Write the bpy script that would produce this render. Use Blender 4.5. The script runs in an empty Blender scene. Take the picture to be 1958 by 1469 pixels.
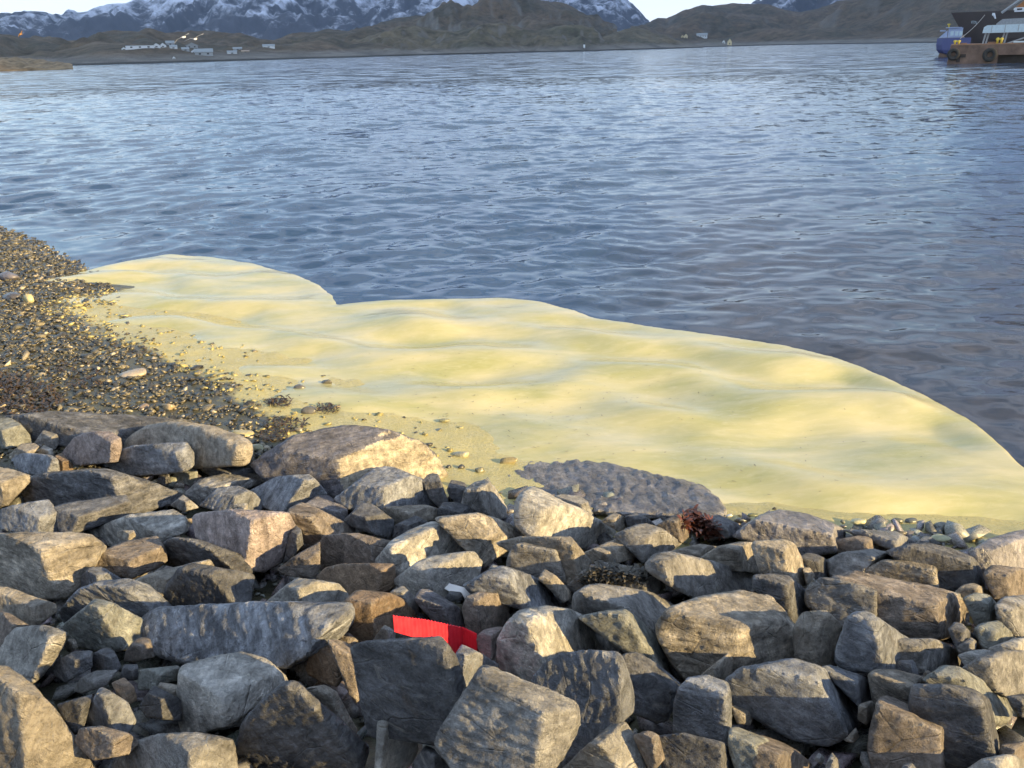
import bpy, bmesh, math, random
import numpy as np
from mathutils import Matrix, Vector
from mathutils.bvhtree import BVHTree

SC = bpy.context.scene
COL = SC.collection
random.seed(11)
RNG = np.random.default_rng(11)

# ------------------------------------------------------------------ camera
F_PX, CX, CY = 1629.0, 979.0, 734.5
CAM = np.array([0.0, 0.0, 4.0])
PITCH, ROLL = math.radians(21.54), 0.0225
_f = np.array([0, math.cos(PITCH), -math.sin(PITCH)])
_u0 = np.array([0, math.sin(PITCH), math.cos(PITCH)])
_r0 = np.array([1.0, 0, 0])
RIGHT = _r0 * math.cos(ROLL) - _u0 * math.sin(ROLL)
UP = _u0 * math.cos(ROLL) + _r0 * math.sin(ROLL)
cam_data = bpy.data.cameras.new('camera')
cam = bpy.data.objects.new('camera', cam_data)
COL.objects.link(cam)
cam_data.sensor_width = 36.0
cam_data.lens = 36.0 * F_PX / 1958.0
cam_data.clip_start = 0.05
cam_data.clip_end = 30000
m = Matrix(((RIGHT[0], UP[0], -_f[0], CAM[0]), (RIGHT[1], UP[1], -_f[1], CAM[1]),
            (RIGHT[2], UP[2], -_f[2], CAM[2]), (0, 0, 0, 1)))
cam.matrix_world = m
SC.camera = cam

# ------------------------------------------------------------------ sky, sun, exposure
SUN_ELEV, SUN_AZ = math.radians(17.0), math.radians(117.0)     # azimuth clockwise from the view direction
world = bpy.data.worlds.new('World')
SC.world = world
world.use_nodes = True
wn, wl = world.node_tree.nodes, world.node_tree.links
wn.clear()
w_out = wn.new('ShaderNodeOutputWorld')
w_bg = wn.new('ShaderNodeBackground')
w_sky = wn.new('ShaderNodeTexSky')
w_sky.sky_type = 'NISHITA'
w_sky.sun_disc = False
w_sky.sun_elevation = SUN_ELEV
w_sky.sun_rotation = SUN_AZ
w_sky.air_density = 1.0
w_sky.dust_density = 0.3
w_sky.ozone_density = 3.0
w_tc = wn.new('ShaderNodeTexCoord')
w_map = wn.new('ShaderNodeMapping')
w_map.inputs['Scale'].default_value = (1.0, 1.0, 4.5)
w_noise = wn.new('ShaderNodeTexNoise')
w_noise.inputs['Scale'].default_value = 2.2
w_noise.inputs['Detail'].default_value = 7
w_noise.inputs['Roughness'].default_value = 0.58
w_ramp = wn.new('ShaderNodeValToRGB')
w_ramp.color_ramp.elements[0].position = 0.42
w_ramp.color_ramp.elements[1].position = 0.66
w_ramp.color_ramp.elements[1].color = (0.85, 0.85, 0.85, 1)
w_cloud = wn.new('ShaderNodeRGB')
w_cloud.outputs[0].default_value = (5.6, 6.3, 7.8, 1)
w_mix = wn.new('ShaderNodeMix')
w_mix.data_type = 'RGBA'
wl.new(w_tc.outputs['Generated'], w_map.inputs['Vector'])
wl.new(w_map.outputs[0], w_noise.inputs['Vector'])
wl.new(w_noise.outputs['Fac'], w_ramp.inputs['Fac'])
# thin cloud thickens to a white veil near the horizon
w_sep = wn.new('ShaderNodeSeparateXYZ')
w_hr = wn.new('ShaderNodeMapRange')
w_hr.inputs['From Min'].default_value = 0.02
w_hr.inputs['From Max'].default_value = 0.17
w_hr.inputs['To Min'].default_value = 0.85
w_hr.inputs['To Max'].default_value = 0.0
w_max = wn.new('ShaderNodeMath')
w_max.operation = 'MAXIMUM'
wl.new(w_tc.outputs['Generated'], w_sep.inputs[0])
wl.new(w_sep.outputs['Z'], w_hr.inputs['Value'])
wl.new(w_ramp.outputs['Color'], w_max.inputs[0])
wl.new(w_hr.outputs[0], w_max.inputs[1])
wl.new(w_max.outputs[0], w_mix.inputs[0])
wl.new(w_sky.outputs[0], w_mix.inputs[6])
wl.new(w_cloud.outputs[0], w_mix.inputs[7])
wl.new(w_mix.outputs[2], w_bg.inputs['Color'])
w_bg.inputs['Strength'].default_value = 0.083
wl.new(w_bg.outputs[0], w_out.inputs['Surface'])

SUN_DIR = np.array([math.sin(SUN_AZ) * math.cos(SUN_ELEV), math.cos(SUN_AZ) * math.cos(SUN_ELEV), math.sin(SUN_ELEV)])
sun_data = bpy.data.lights.new('sun', 'SUN')
sun_data.energy = 5.0
sun_data.angle = math.radians(0.5)
sun_data.color = (1.0, 0.735, 0.345)
sun = bpy.data.objects.new('sun', sun_data)
COL.objects.link(sun)
sun.rotation_euler = Vector(-SUN_DIR).to_track_quat('-Z', 'Y').to_euler()
sun.location = (40, -10, 30)

SC.view_settings.view_transform = 'Standard'
SC.view_settings.look = 'None'
SC.view_settings.gamma = 1
SC.view_settings.use_curve_mapping = False
SC.view_settings.exposure = 1.66
SC.cycles.use_denoising = True
SC.cycles.max_bounces = 6
SC.cycles.volume_bounces = 0

# ------------------------------------------------------------------ helpers
def ray(px, py):
    d = _f + RIGHT * ((px - CX) / F_PX) + UP * ((CY - py) / F_PX)
    return d

def at_z(px, py, z=0.0):
    d = ray(px, py)
    return CAM + d * ((z - CAM[2]) / d[2])

def at_y(px, py, y):
    d = ray(px, py)
    return CAM + d * (y / d[1])

_perm = np.random.default_rng(5).permutation(256)
_perm = np.concatenate([_perm, _perm, _perm])
_g = np.random.default_rng(6).normal(size=(256, 3))
_g /= np.linalg.norm(_g, axis=1)[:, None]

def pnoise(P):
    P = np.asarray(P, dtype=float)
    I = np.floor(P).astype(int)
    Fr = P - I
    I &= 255
    U = Fr * Fr * Fr * (Fr * (Fr * 6 - 15) + 10)
    out = np.zeros(len(P))
    for dx in (0, 1):
        wx = U[:, 0] if dx else 1 - U[:, 0]
        for dy in (0, 1):
            wy = U[:, 1] if dy else 1 - U[:, 1]
            for dz in (0, 1):
                wz = U[:, 2] if dz else 1 - U[:, 2]
                h = _perm[_perm[_perm[(I[:, 0] + dx) & 255] + ((I[:, 1] + dy) & 255)] + ((I[:, 2] + dz) & 255)]
                g = _g[h]
                out += wx * wy * wz * (g[:, 0] * (Fr[:, 0] - dx) + g[:, 1] * (Fr[:, 1] - dy) + g[:, 2] * (Fr[:, 2] - dz))
    return out * 1.6

def fbm(P, octaves=4, gain=0.5, lac=2.03):
    a, s = 1.0, np.zeros(len(P))
    Q = np.array(P, dtype=float)
    for _ in range(octaves):
        s += a * pnoise(Q)
        Q = Q * lac + 17.3
        a *= gain
    return s

def mesh_np(name, V, Fc, mat=None, smooth=True):
    me = bpy.data.meshes.new(name)
    V = np.asarray(V, dtype=np.float32)
    if isinstance(Fc, np.ndarray):
        k = Fc.shape[1]
        me.vertices.add(len(V))
        me.vertices.foreach_set('co', V.ravel())
        me.loops.add(Fc.size)
        me.loops.foreach_set('vertex_index', Fc.ravel().astype(np.int32))
        me.polygons.add(len(Fc))
        me.polygons.foreach_set('loop_start', np.arange(0, Fc.size, k, dtype=np.int32))
        me.polygons.foreach_set('loop_total', np.full(len(Fc), k, dtype=np.int32))
        me.update(calc_edges=True)
    else:
        me.from_pydata([tuple(v) for v in V], [], Fc)
    if smooth:
        me.polygons.foreach_set('use_smooth', np.ones(len(me.polygons), dtype=bool))
    if mat:
        me.materials.append(mat)
    me.update()
    return me

def link(name, me, parent=None):
    o = bpy.data.objects.new(name, me)
    COL.objects.link(o)
    if parent is not None:
        o.parent = parent
    return o

def tag(o, label=None, cat=None, group=None, kind=None):
    if label: o['label'] = label
    if cat: o['category'] = cat
    if group: o['group'] = group
    if kind: o['kind'] = kind
    return o

def empty(name, loc, label, cat, group=None, rz=0.0):
    o = bpy.data.objects.new(name, None)
    COL.objects.link(o)
    o.location = tuple(loc)
    o.rotation_euler = (0, 0, rz)
    return tag(o, label, cat, group)

def grid_faces(nu, nv):
    i = np.arange(nu - 1)[:, None] * nv + np.arange(nv - 1)[None, :]
    i = i.ravel()
    return np.stack([i, i + nv, i + nv + 1, i + 1], axis=1)

class NT:
    """small node-tree builder"""
    def __init__(self, name):
        self.mat = bpy.data.materials.new(name)
        self.mat.use_nodes = True
        self.n, self.l = self.mat.node_tree.nodes, self.mat.node_tree.links
        self.p = self.n['Principled BSDF']
    def node(self, t, **kw):
        nd = self.n.new(t)
        for k, v in kw.items():
            if k.startswith('i_'):
                nd.inputs[k[2:].replace('_', ' ')].default_value = v
            else:
                setattr(nd, k, v)
        return nd
    def link(self, a, b): self.l.new(a, b)
    def noise(self, vec, scale, detail=4, rough=0.55, dist=0.0):
        nd = self.node('ShaderNodeTexNoise')
        nd.inputs['Scale'].default_value = scale
        nd.inputs['Detail'].default_value = detail
        nd.inputs['Roughness'].default_value = rough
        nd.inputs['Distortion'].default_value = dist
        if vec is not None: self.link(vec, nd.inputs['Vector'])
        return nd.outputs['Fac']
    def mapping(self, vec, scale=(1, 1, 1), rot=(0, 0, 0), loc=(0, 0, 0)):
        nd = self.node('ShaderNodeMapping')
        nd.inputs['Scale'].default_value = scale
        nd.inputs['Rotation'].default_value = rot
        nd.inputs['Location'].default_value = loc
        self.link(vec, nd.inputs['Vector'])
        return nd.outputs[0]
    def ramp(self, fac, stops, interp='LINEAR'):
        nd = self.node('ShaderNodeValToRGB')
        cr = nd.color_ramp
        cr.interpolation = interp
        while len(cr.elements) < len(stops): cr.elements.new(0.5)
        for e, (p, c) in zip(cr.elements, stops):
            e.position = p
            e.color = (c, c, c, 1) if isinstance(c, (int, float)) else (*c, 1)
        self.link(fac, nd.inputs['Fac'])
        return nd.outputs['Color']
    def mix(self, fac, a, b, mode='MIX'):
        nd = self.node('ShaderNodeMix', data_type='RGBA', blend_type=mode)
        for i, v in ((0, fac), (6, a), (7, b)):
            if isinstance(v, (int, float)): nd.inputs[i].default_value = v if i == 0 else (v, v, v, 1)
            elif isinstance(v, tuple): nd.inputs[i].default_value = (*v, 1)
            else: self.link(v, nd.inputs[i])
        return nd.outputs[2]
    def math(self, op, a, b=None, clamp=False):
        nd = self.node('ShaderNodeMath', operation=op, use_clamp=clamp)
        for i, v in ((0, a), (1, b)):
            if v is None: continue
            if isinstance(v, (int, float)): nd.inputs[i].default_value = v
            else: self.link(v, nd.inputs[i])
        return nd.outputs[0]
    def bump(self, height, strength=0.5, dist=0.02, normal=None):
        nd = self.node('ShaderNodeBump')
        nd.inputs['Strength'].default_value = strength
        nd.inputs['Distance'].default_value = dist
        self.link(height, nd.inputs['Height'])
        if normal is not None: self.link(normal, nd.inputs['Normal'])
        return nd.outputs['Normal']
    def out(self, color=None, rough=None, normal=None, **kw):
        for sock, v in (('Base Color', color), ('Roughness', rough), ('Normal', normal)):
            if v is None: continue
            if isinstance(v, (int, float)): self.p.inputs[sock].default_value = v
            elif isinstance(v, tuple): self.p.inputs[sock].default_value = (*v, 1)
            else: self.link(v, self.p.inputs[sock])
        for k, v in kw.items():
            self.p.inputs[k.replace('_', ' ')].default_value = v
        return self.mat

def plain(name, col, rough=0.6, metal=0.0, var=0.15, scale=3.0):
    t = NT(name)
    oc = t.node('ShaderNodeTexCoord').outputs['Object']
    n = t.noise(oc, scale, 5, 0.65)
    c = t.mix(t.ramp(n, [(0.3, 0.0), (0.7, 1.0)]), tuple(x * (1 - var) for x in col), tuple(min(1, x * (1 + var)) for x in col))
    return t.out(c, rough, None, Metallic=metal)

# ------------------------------------------------------------------ materials
def rock_material(name, wet, fixed=None):
    t = NT(name)
    oc = t.node('ShaderNodeTexCoord').outputs['Object']
    oi = t.node('ShaderNodeObjectInfo')
    rnd = oi.outputs['Random']
    off = t.node('ShaderNodeCombineXYZ')
    t.link(t.math('MULTIPLY', rnd, 37.0), off.inputs[0])
    t.link(t.math('MULTIPLY', rnd, 91.0), off.inputs[1])
    add = t.node('ShaderNodeVectorMath', operation='ADD')
    t.link(oc, add.inputs[0]); t.link(off.outputs[0], add.inputs[1])
    v = add.outputs[0]
    base = oi.outputs['Color'] if fixed is None else t.mix(0.0, fixed, fixed)
    big = t.noise(v, 3.2, 5, 0.6)
    strv = t.mapping(v, (2.6, 2.6, 13.0))
    streak = t.noise(strv, 1.3, 5, 0.62, 0.35)
    strv2 = t.mapping(v, (8, 8, 42.0))
    fine_streak = t.noise(strv2, 1.2, 4, 0.6, 0.2)
    speck = t.noise(v, 70, 4, 0.8)
    mott = t.noise(v, 14, 6, 0.72, 0.3)
    al = oi.outputs['Alpha']
    # tone from patches, streaks and mineral specks
    k1 = t.ramp(big, [(0.28, 0.62), (0.5, 1.0), (0.74, 1.35)])
    c = t.mix(1.0, base, k1, 'MULTIPLY')
    st = t.ramp(streak, [(0.36, 0.55), (0.5, 1.0), (0.63, 1.6)])
    c2 = t.mix(1.0, c, st, 'MULTIPLY')
    c = t.mix(al, c, c2)
    fs = t.ramp(fine_streak, [(0.3, 0.75), (0.72, 1.28)])
    c = t.mix(t.math('MULTIPLY', al, 0.8), c, t.mix(1.0, c, fs, 'MULTIPLY'))
    mt = t.ramp(mott, [(0.3, 0.42), (0.5, 1.0), (0.7, 1.7)])
    c = t.mix(0.9, c, t.mix(1.0, c, mt, 'MULTIPLY'))
    sp = t.ramp(speck, [(0.28, 0.45), (0.45, 1.0), (0.6, 1.0), (0.74, 2.0)])
    c = t.mix(0.8, c, t.mix(1.0, c, sp, 'MULTIPLY'))
    # rusty and pale stains
    stain = t.ramp(t.noise(v, 5.5, 6, 0.7, 0.6), [(0.58, 0.0), (0.74, 0.38)])
    c = t.mix(stain, c, (0.23, 0.155, 0.085))
    pale = t.ramp(t.noise(t.mapping(v, (1.4, 1.4, 5), loc=(3, 8, 1)), 4.0, 6, 0.72, 0.5), [(0.58, 0.0), (0.7, 0.6)])
    c = t.mix(pale, c, (0.42, 0.40, 0.36))
    geo = t.node('ShaderNodeNewGeometry')
    edge = t.ramp(geo.outputs['Pointiness'], [(0.52, 0.0), (0.60, 0.5)])
    c = t.mix(t.math('MULTIPLY', edge, t.ramp(mott, [(0.3, 0.2), (0.6, 1.0)])), c, (0.45, 0.43, 0.40))
    h = t.math('ADD', t.math('MULTIPLY', mott, 1.0), t.math('MULTIPLY', streak, 0.45))
    h = t.math('ADD', h, t.math('MULTIPLY', t.noise(v, 34, 6, 0.75), 0.9))
    h = t.math('ADD', h, t.math('MULTIPLY', fine_streak, 0.2))
    vor = t.node('ShaderNodeTexVoronoi', feature='DISTANCE_TO_EDGE')
    vor.inputs['Scale'].default_value = 3.0
    t.link(t.mapping(v, (1, 1, 2.4)), vor.inputs['Vector'])
    crack = t.ramp(vor.outputs['Distance'], [(0.0, 0.0), (0.025, 1.0)])
    crk = t.mix(t.ramp(big, [(0.45, 1.0), (0.6, 0.0)]), 1.0, crack)
    h = t.math('ADD', h, t.math('MULTIPLY', crk, 0.25))
    # fracture facets: small flat chips tilted this way and that
    nrm = geo.outputs['Normal']
    for sc_, am in ((5.5, 0.42), (16.0, 0.34)):
        vo = t.node('ShaderNodeTexVoronoi', feature='F1')
        vo.inputs['Scale'].default_value = sc_
        dsv = t.node('ShaderNodeVectorMath', operation='ADD')
        nzc = t.node('ShaderNodeTexNoise'); nzc.inputs['Scale'].default_value = sc_ * 1.3; nzc.inputs['Detail'].default_value = 3
        t.link(v, nzc.inputs['Vector'])
        scl = t.node('ShaderNodeVectorMath', operation='SCALE'); scl.inputs['Scale'].default_value = 0.9 / sc_
        t.link(nzc.outputs['Color'], scl.inputs[0])
        t.link(t.mapping(v, (1, 1, 1.8)), dsv.inputs[0]); t.link(scl.outputs[0], dsv.inputs[1])
        t.link(dsv.outputs[0], vo.inputs['Vector'])
        sb = t.node('ShaderNodeVectorMath', operation='SUBTRACT'); sb.inputs[1].default_value = (0.5, 0.5, 0.5)
        t.link(vo.outputs['Color'], sb.inputs[0])
        ml = t.node('ShaderNodeVectorMath', operation='SCALE'); ml.inputs['Scale'].default_value = am if not wet else am * 0.6
        t.link(sb.outputs[0], ml.inputs[0])
        aa_ = t.node('ShaderNodeVectorMath', operation='ADD'); t.link(nrm, aa_.inputs[0]); t.link(ml.outputs[0], aa_.inputs[1])
        nn_ = t.node('ShaderNodeVectorMath', operation='NORMALIZE'); t.link(aa_.outputs[0], nn_.inputs[0])
        nrm = nn_.outputs[0]
    n = t.bump(h, 1.0 if not wet else 0.6, 0.05, nrm)
    r = t.ramp(mott, [(0.3, 0.9), (0.7, 0.7)]) if not wet else t.ramp(mott, [(0.3, 0.22), (0.7, 0.5)])
    return t.out(c, r, n, Specular_IOR_Level=0.25 if not wet else 0.5)

M_ROCK = rock_material('weathered_rock', False)
M_WET = rock_material('wet_rock', True)
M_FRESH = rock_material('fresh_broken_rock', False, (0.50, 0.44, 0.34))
# ------------------------------------------------------------------ ground heights
# the beach waterline runs from beside the toe of the bank away to the left
WL_A = at_z(980, 880)[:2]
WL_B = at_z(70, 520)[:2]
_wd = (WL_B - WL_A) / np.linalg.norm(WL_B - WL_A)
_wn = np.array([-_wd[1], _wd[0]])
if _wn[0] > 0: _wn = -_wn                                   # points up the beach, to the left

def smax(a, b, k=0.12):
    h = np.clip(0.5 + 0.5 * (a - b) / k, 0, 1)
    return b * (1 - h) + a * h + k * h * (1 - h)

def toe_y(X):
    return np.where(X > 0.2, 7.45 - 0.24 * (X - 0.2), 7.45 - 0.10 * (X - 0.2))

def beach_s(X, Y):
    """distance up the beach from the waterline, which bends seaward far to the left"""
    s = (X - WL_A[0]) * _wn[0] + (Y - WL_A[1]) * _wn[1]
    al = (X - WL_A[0]) * _wd[0] + (Y - WL_A[1]) * _wd[1]
    return s + np.interp(al, [9.5, 12.5, 16.8, 18.2, 22, 30], [0, 0.6, 1.05, 1.05, 1.2, 1.3])

def ground_np(X, Y):
    X = np.asarray(X, float); Y = np.asarray(Y, float)
    zb = np.where(Y < 0.3, 2.2, 2.2 - 0.30 * (Y - 0.3))
    toe = toe_y(X)
    zb = np.where(Y < 0.3, 2.2, np.where(Y < toe, (toe - Y) / (toe - 0.3) * 2.2, -(Y - toe) * 0.22))
    s = beach_s(X, Y)
    zs = np.where(s > 0, np.minimum(0.085 * s, 0.03 + 0.05 * s), 0.085 * s)
    zs = np.minimum(zs, 0.35 + 0.02 * s)
    z = smax(zb, zs)
    return np.maximum(z, -3.0)

def bed_np(X, Y):
    """the real ground: lower than the surface the boulders are laid to, so that they stand heaped on it"""
    X = np.asarray(X, float); Y = np.asarray(Y, float)
    toe = toe_y(X)
    return ground_np(X, Y) - 0.26 * np.clip((toe - 0.25 - Y) / 1.0, 0, 1) * np.clip((Y - 0.6) / 0.8, 0, 1)

def bed_hit_t(px, py):
    d = ray(px, py)
    ts = np.linspace(1.0, 30.0, 600)
    P = CAM[None] + d[None] * ts[:, None]
    below = P[:, 2] <= bed_np(P[:, 0], P[:, 1])
    return ts[int(np.argmax(below))] if below.any() else 30.0

def ground_z(x, y): return float(ground_np(np.array([x]), np.array([y]))[0])

def ground_hit(px, py):
    d = ray(px, py)
    ts = np.linspace(1.0, 45.0, 900)
    P = CAM[None] + d[None] * (ts / np.linalg.norm(d))[:, None]
    below = P[:, 2] <= ground_np(P[:, 0], P[:, 1])
    i = int(np.argmax(below)) if below.any() else len(ts) - 1
    return P[i]

# ------------------------------------------------------------------ boulders
# every boulder: crop letter, tint, strata strength, label, outline, then the corner K where its top, left/front and right
# faces meet and a point A, B, C along each of the three edges leaving it
CROPS = {'A': (0, 770), 'B': (480, 770), 'C': (960, 850), 'D': (1458, 900),
         'E': (0, 1095), 'F': (480, 1095), 'G': (960, 1095), 'H': (1458, 1095)}
TINT = {'grey': (0.255, 0.265, 0.285), 'dark': (0.140, 0.141, 0.147), 'tan': (0.345, 0.308, 0.255), 'pink': (0.385, 0.320, 0.295),
        'ochre': (0.31, 0.225, 0.155), 'pale': (0.45, 0.43, 0.39), 'green': (0.275, 0.282, 0.255), 'brown': (0.25, 0.212, 0.180),
        'purple': (0.195, 0.185, 0.195), 'mid': (0.30, 0.290, 0.275), 'wetdark': (0.125, 0.122, 0.130)}
ROCKS = []
def R(crop, tint, al, label, poly, K, A=None, B=None, C=None, **kw):
    ROCKS.append((crop, tint, al, label, poly, K, A, B, C, kw))
# --- upper left
R('A','dark',.7,'long dark flat slab at the edge of the shingle behind the rounded brown boulder','60,110 400,75 900,100 1400,140 1500,200 1000,260 900,340 260,300 180,200','700,260','200,230','1200,230','720,330',dep=2.2)
R('A','green',.3,'greenish tan boulder cut by the left picture edge, just below the seaweed','-60,118 70,118 150,160 220,240 240,310 20,345 -60,345','20,210','-50,230','120,180','60,340')
R('A','mid',.4,'small wedge-shaped grey stone between the greenish boulder and the pink boulder','262,300 330,200 400,190 480,255 410,350 300,345','385,260','290,250','440,220','400,340')
R('A','tan',.3,'pale rounded stone peeking out behind the pink boulder','420,310 560,195 640,185 710,225 600,300 460,340','620,260','480,290','690,240','610,320')
R('A','pink',.2,'rounded pink boulder beside the big rounded brown one','455,395 560,270 640,235 700,222 830,225 895,270 905,345 880,440 700,455 600,470 540,465','835,300','560,330','885,265','825,430')
R('A','tan',.3,'big smooth rounded brown boulder with its lit end towards the water','895,350 1000,230 1100,170 1250,150 1400,160 1600,190 1750,240 1870,300 1885,370 1850,475 1700,485 1450,490 1200,490 900,440','1780,320','1250,300','1850,310','1750,480',smooth=1)
R('A','grey',.7,'grey cracked boulder with one lit tan side, in front of the rounded brown boulder','760,420 900,400 1000,330 1150,370 1280,330 1390,305 1440,380 1440,470 1390,510 1200,530 960,550 780,505','1335,390','1000,430','1395,310','1370,500')
R('A','green',.3,'small squarish block with a lit rim, perched right of the grey cracked boulder','1270,605 1330,490 1380,485 1475,510 1475,580 1440,620 1400,628 1290,615','1420,535','1330,500','1470,510','1420,620')
R('A','dark',.3,'small dark stone tucked against the left of the squarish block','1180,600 1190,540 1260,520 1280,600 1240,625','1240,560','1190,560','1270,540','1240,620')
R('A','grey',.5,'grey boulder with a lit right flank, left of the pink boulder','60,500 70,440 130,390 210,380 300,388 380,398 430,430 440,540 340,555','390,440','150,460','405,405','350,545')
R('A','ochre',.3,'small orange stone touching the lit flank left of the pink boulder','415,400 460,380 540,460 550,510 500,545 440,525','470,440','425,430','510,440','470,530')
R('A','tan',.3,'pale lumpy stone behind the grey boulder near the left picture edge','55,410 160,310 260,308 290,330 240,390 100,440','200,370','90,400','280,340','200,430')
R('A','pale',.2,'small pale stone on top between the lumpy stone and the orange stone','270,375 330,320 395,350 402,405 300,400','360,360','280,370','395,352','370,400')
R('A','tan',.3,'tan sunlit boulder cut by the left picture edge above the pair of square blocks','-60,500 60,495 160,545 250,560 120,650 60,765 -60,780','10,600','-50,600','150,560','30,760')
R('A','dark',.9,'very long dark layered slab lying above the pair of square blocks','65,700 110,620 300,545 450,530 800,510 960,560 1340,680 1300,745 1000,840 900,810 500,790 80,760','840,560','120,680','1000,590','950,810',wet=0)
R('A','mid',.9,'flat grey layered slab under the squarish block','1380,690 1500,580 1700,530 1850,565 1960,600 1800,650 1650,690 1480,760','1600,640','1420,700','1900,600','1620,700')
R('A','dark',.7,'thin dark slab lying behind the flat grey layered slab','1500,500 1560,478 1700,480 1960,500 1990,590 1750,560 1600,560','1720,530','1540,520','1950,520','1740,560')
R('A','grey',.6,'grey angular wedge between the flat slab and the pinkish square block','1500,770 1640,640 1780,628 1900,680 1960,740 1960,840 1700,835','1760,700','1580,760','1900,690','1760,820')
R('A','pale',.3,'small flat pale stone on top of the pinkish square block','1640,825 1660,755 1850,758 1852,815 1750,840','1830,790','1660,790','1850,765','1830,820')
R('A','mid',.4,'small pointed tan stone at the right tip of the very long dark slab','1280,770 1370,690 1490,785 1380,815','1390,740','1310,760','1440,750','1400,800')
R('A','grey',.4,'left one of the pair of square blocks, with a bright sunlit top','5,935 10,800 170,760 360,728 455,875 455,975 300,985 30,955','290,865','20,830','410,815','290,975')
R('A','dark',.3,'right one of the pair of square blocks, with a mottled tan top','415,785 480,762 600,760 800,710 940,700 975,760 975,845 700,915 500,995 450,955','600,850','430,800','900,760','540,970')
R('A','pale',.7,'pale sunlit streaky rock between the pair of square blocks and the pinkish block','620,985 800,920 960,850 1290,812 1385,870 1395,960 1200,1040 1050,1040 900,1090 700,1030','1190,980','760,1010','1370,890','1200,1040')
R('A','tan',.3,'small square tan chip lying on the pale streaky rock','880,1005 878,960 1000,958 1020,1000 950,1050','970,985','885,985','1005,965','960,1040')
R('A','tan',.8,'large left-edge block with a broad sunlit end face and a dark crack in it','-70,995 550,983 690,1008 730,1080 780,1090 740,1150 640,1190 590,1380 500,1455 380,1450 -70,1440','308,1110','-60,1080','720,1035','420,1440')
R('A','brown',.4,'tan and brown rock with a sunlit hollowed top, right of the large left-edge block','620,1235 660,1160 760,1120 950,1040 1170,1008 1230,1090 1245,1180 1170,1235 980,1315 850,1275 700,1250','960,1190','660,1190','1220,1110','985,1310')
R('A','dark',.8,'dark rock with sunlit stripes across its right shoulder, below the pinkish square block','1230,1210 1228,1050 1300,1013 1500,1040 1650,1090 1820,1150 1885,1270 1850,1300 1600,1255 1400,1240','1560,1090','1240,1060','1780,1130','1790,1290')
R('A','pink',.5,'large pinkish grey square block with a cream sunlit end, left of centre','1450,860 1480,838 1720,813 2000,820 2150,833 2208,950 2160,1060 2120,1175 1970,1260 1840,1250 1480,1000','1890,885','1470,845','2140,850','1845,1200')
# --- upper middle
R('B','purple',.5,'largest dark boulder by the yellow scum with a bright cream broken face','20,465 350,260 700,180 860,190 1030,225 1300,310 1385,420 1440,520 1472,640 1350,640 1130,600 900,600 750,650 620,705 450,580 150,590','640,430','30,470','960,235','690,640',dep=1.7,ar=-40,face=(0.52,0.46,0.36))
R('B','dark',.3,'small dark stone in the shade at the right foot of the cream broken face','1285,590 1340,530 1400,540 1455,690 1485,790 1420,795 1340,720','1420,600','1310,590','1430,590','1450,780')
R('B','grey',.6,'grey wedge with a lit crest below the largest dark boulder','0,660 200,560 430,543 485,590 562,690 450,720 300,815 240,838 110,790','405,585','90,650','490,600','255,800')
R('B','tan',.4,'rounded pale end of a stone below the left foot of the largest dark boulder','-120,560 0,495 60,505 145,565 145,600 0,650','90,560','-60,570','135,575','90,620')
R('B','grey',.4,'grey faceted boulder with a mottled top in front of the bright cream face','635,720 900,550 940,490 1060,488 1285,580 1345,660 1335,720 1400,805 1380,840 1000,800 830,775 700,790','990,640','720,720','1280,610','1000,790')
R('B','purple',.3,'dark grey wedge with a narrow lit right tip, below the grey crested wedge','405,760 500,700 580,698 720,800 718,865 690,890 560,825 430,800','655,820','430,760','720,805','680,880')
R('B','brown',.8,'leaning tan slab with a streaked sunlit top, left of centre','280,860 290,800 380,758 500,800 680,890 772,945 760,975 640,1010 540,1010 430,1110 380,1090 330,950','440,860','300,850','660,930','540,1000')
R('B','dark',.3,'small dark stone filling the gap right of the pinkish square block','290,1000 325,920 372,950 388,1060 300,1160 240,1205','350,980','300,1000','380,970','330,1120')
R('B','dark',.4,'dark shaded boulder behind the ribbed sunlit boulder','695,885 830,760 900,758 980,820 1065,880 1062,985 1030,1020 880,960 760,930','870,860','720,890','1060,885','900,960')
R('B','tan',.5,'flat stone with a sunlit tan top right of the dark shaded boulder','975,815 1000,785 1300,768 1405,800 1405,865 1300,890 1180,860 1080,910','1180,830','990,810','1390,810','1190,880')
R('B','dark',.3,'small dark triangular stone just above the ribbed sunlit boulder','1065,1010 1080,920 1230,848 1325,900 1200,975','1180,920','1085,960','1290,890','1180,970')
R('B','mid',.5,'pair-like split wedge with a lit right side near the scum edge in the centre','1570,790 1610,650 1680,600 1760,578 1825,640 1912,790 1905,855 1860,875 1780,840','1695,650','1610,740','1790,690','1775,830')
R('B','dark',.4,'low dark stone between the lit split wedge and the flat tan-topped stone','1400,840 1410,790 1450,750 1530,748 1560,790 1700,778 1785,840 1640,878 1500,870','1560,820','1430,810','1720,810','1570,870')
R('B','dark',.3,'dark stone in shadow right of the cream broken face','1470,650 1500,580 1600,598 1622,680 1560,770 1490,710','1580,650','1490,630','1615,640','1570,740')
R('B','pale',.6,'large ribbed sunlit boulder in the middle of the bank','928,1200 1060,1040 1200,960 1350,903 1640,908 1702,980 1708,1060 1670,1130 1500,1180 1300,1180 1240,1230 1130,1260 1080,1295 1000,1260','1060,1080','950,1190','1640,915','1090,1280')
R('B','pale',.3,'sunlit boulder with a shaded left side right under the ribbed boulder','1075,1330 1250,1200 1380,1150 1500,1165 1665,1115 1722,1200 1692,1330 1640,1388 1450,1440 1400,1510 1300,1480 1130,1400','1310,1270','1090,1320','1660,1140','1345,1430')
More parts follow.
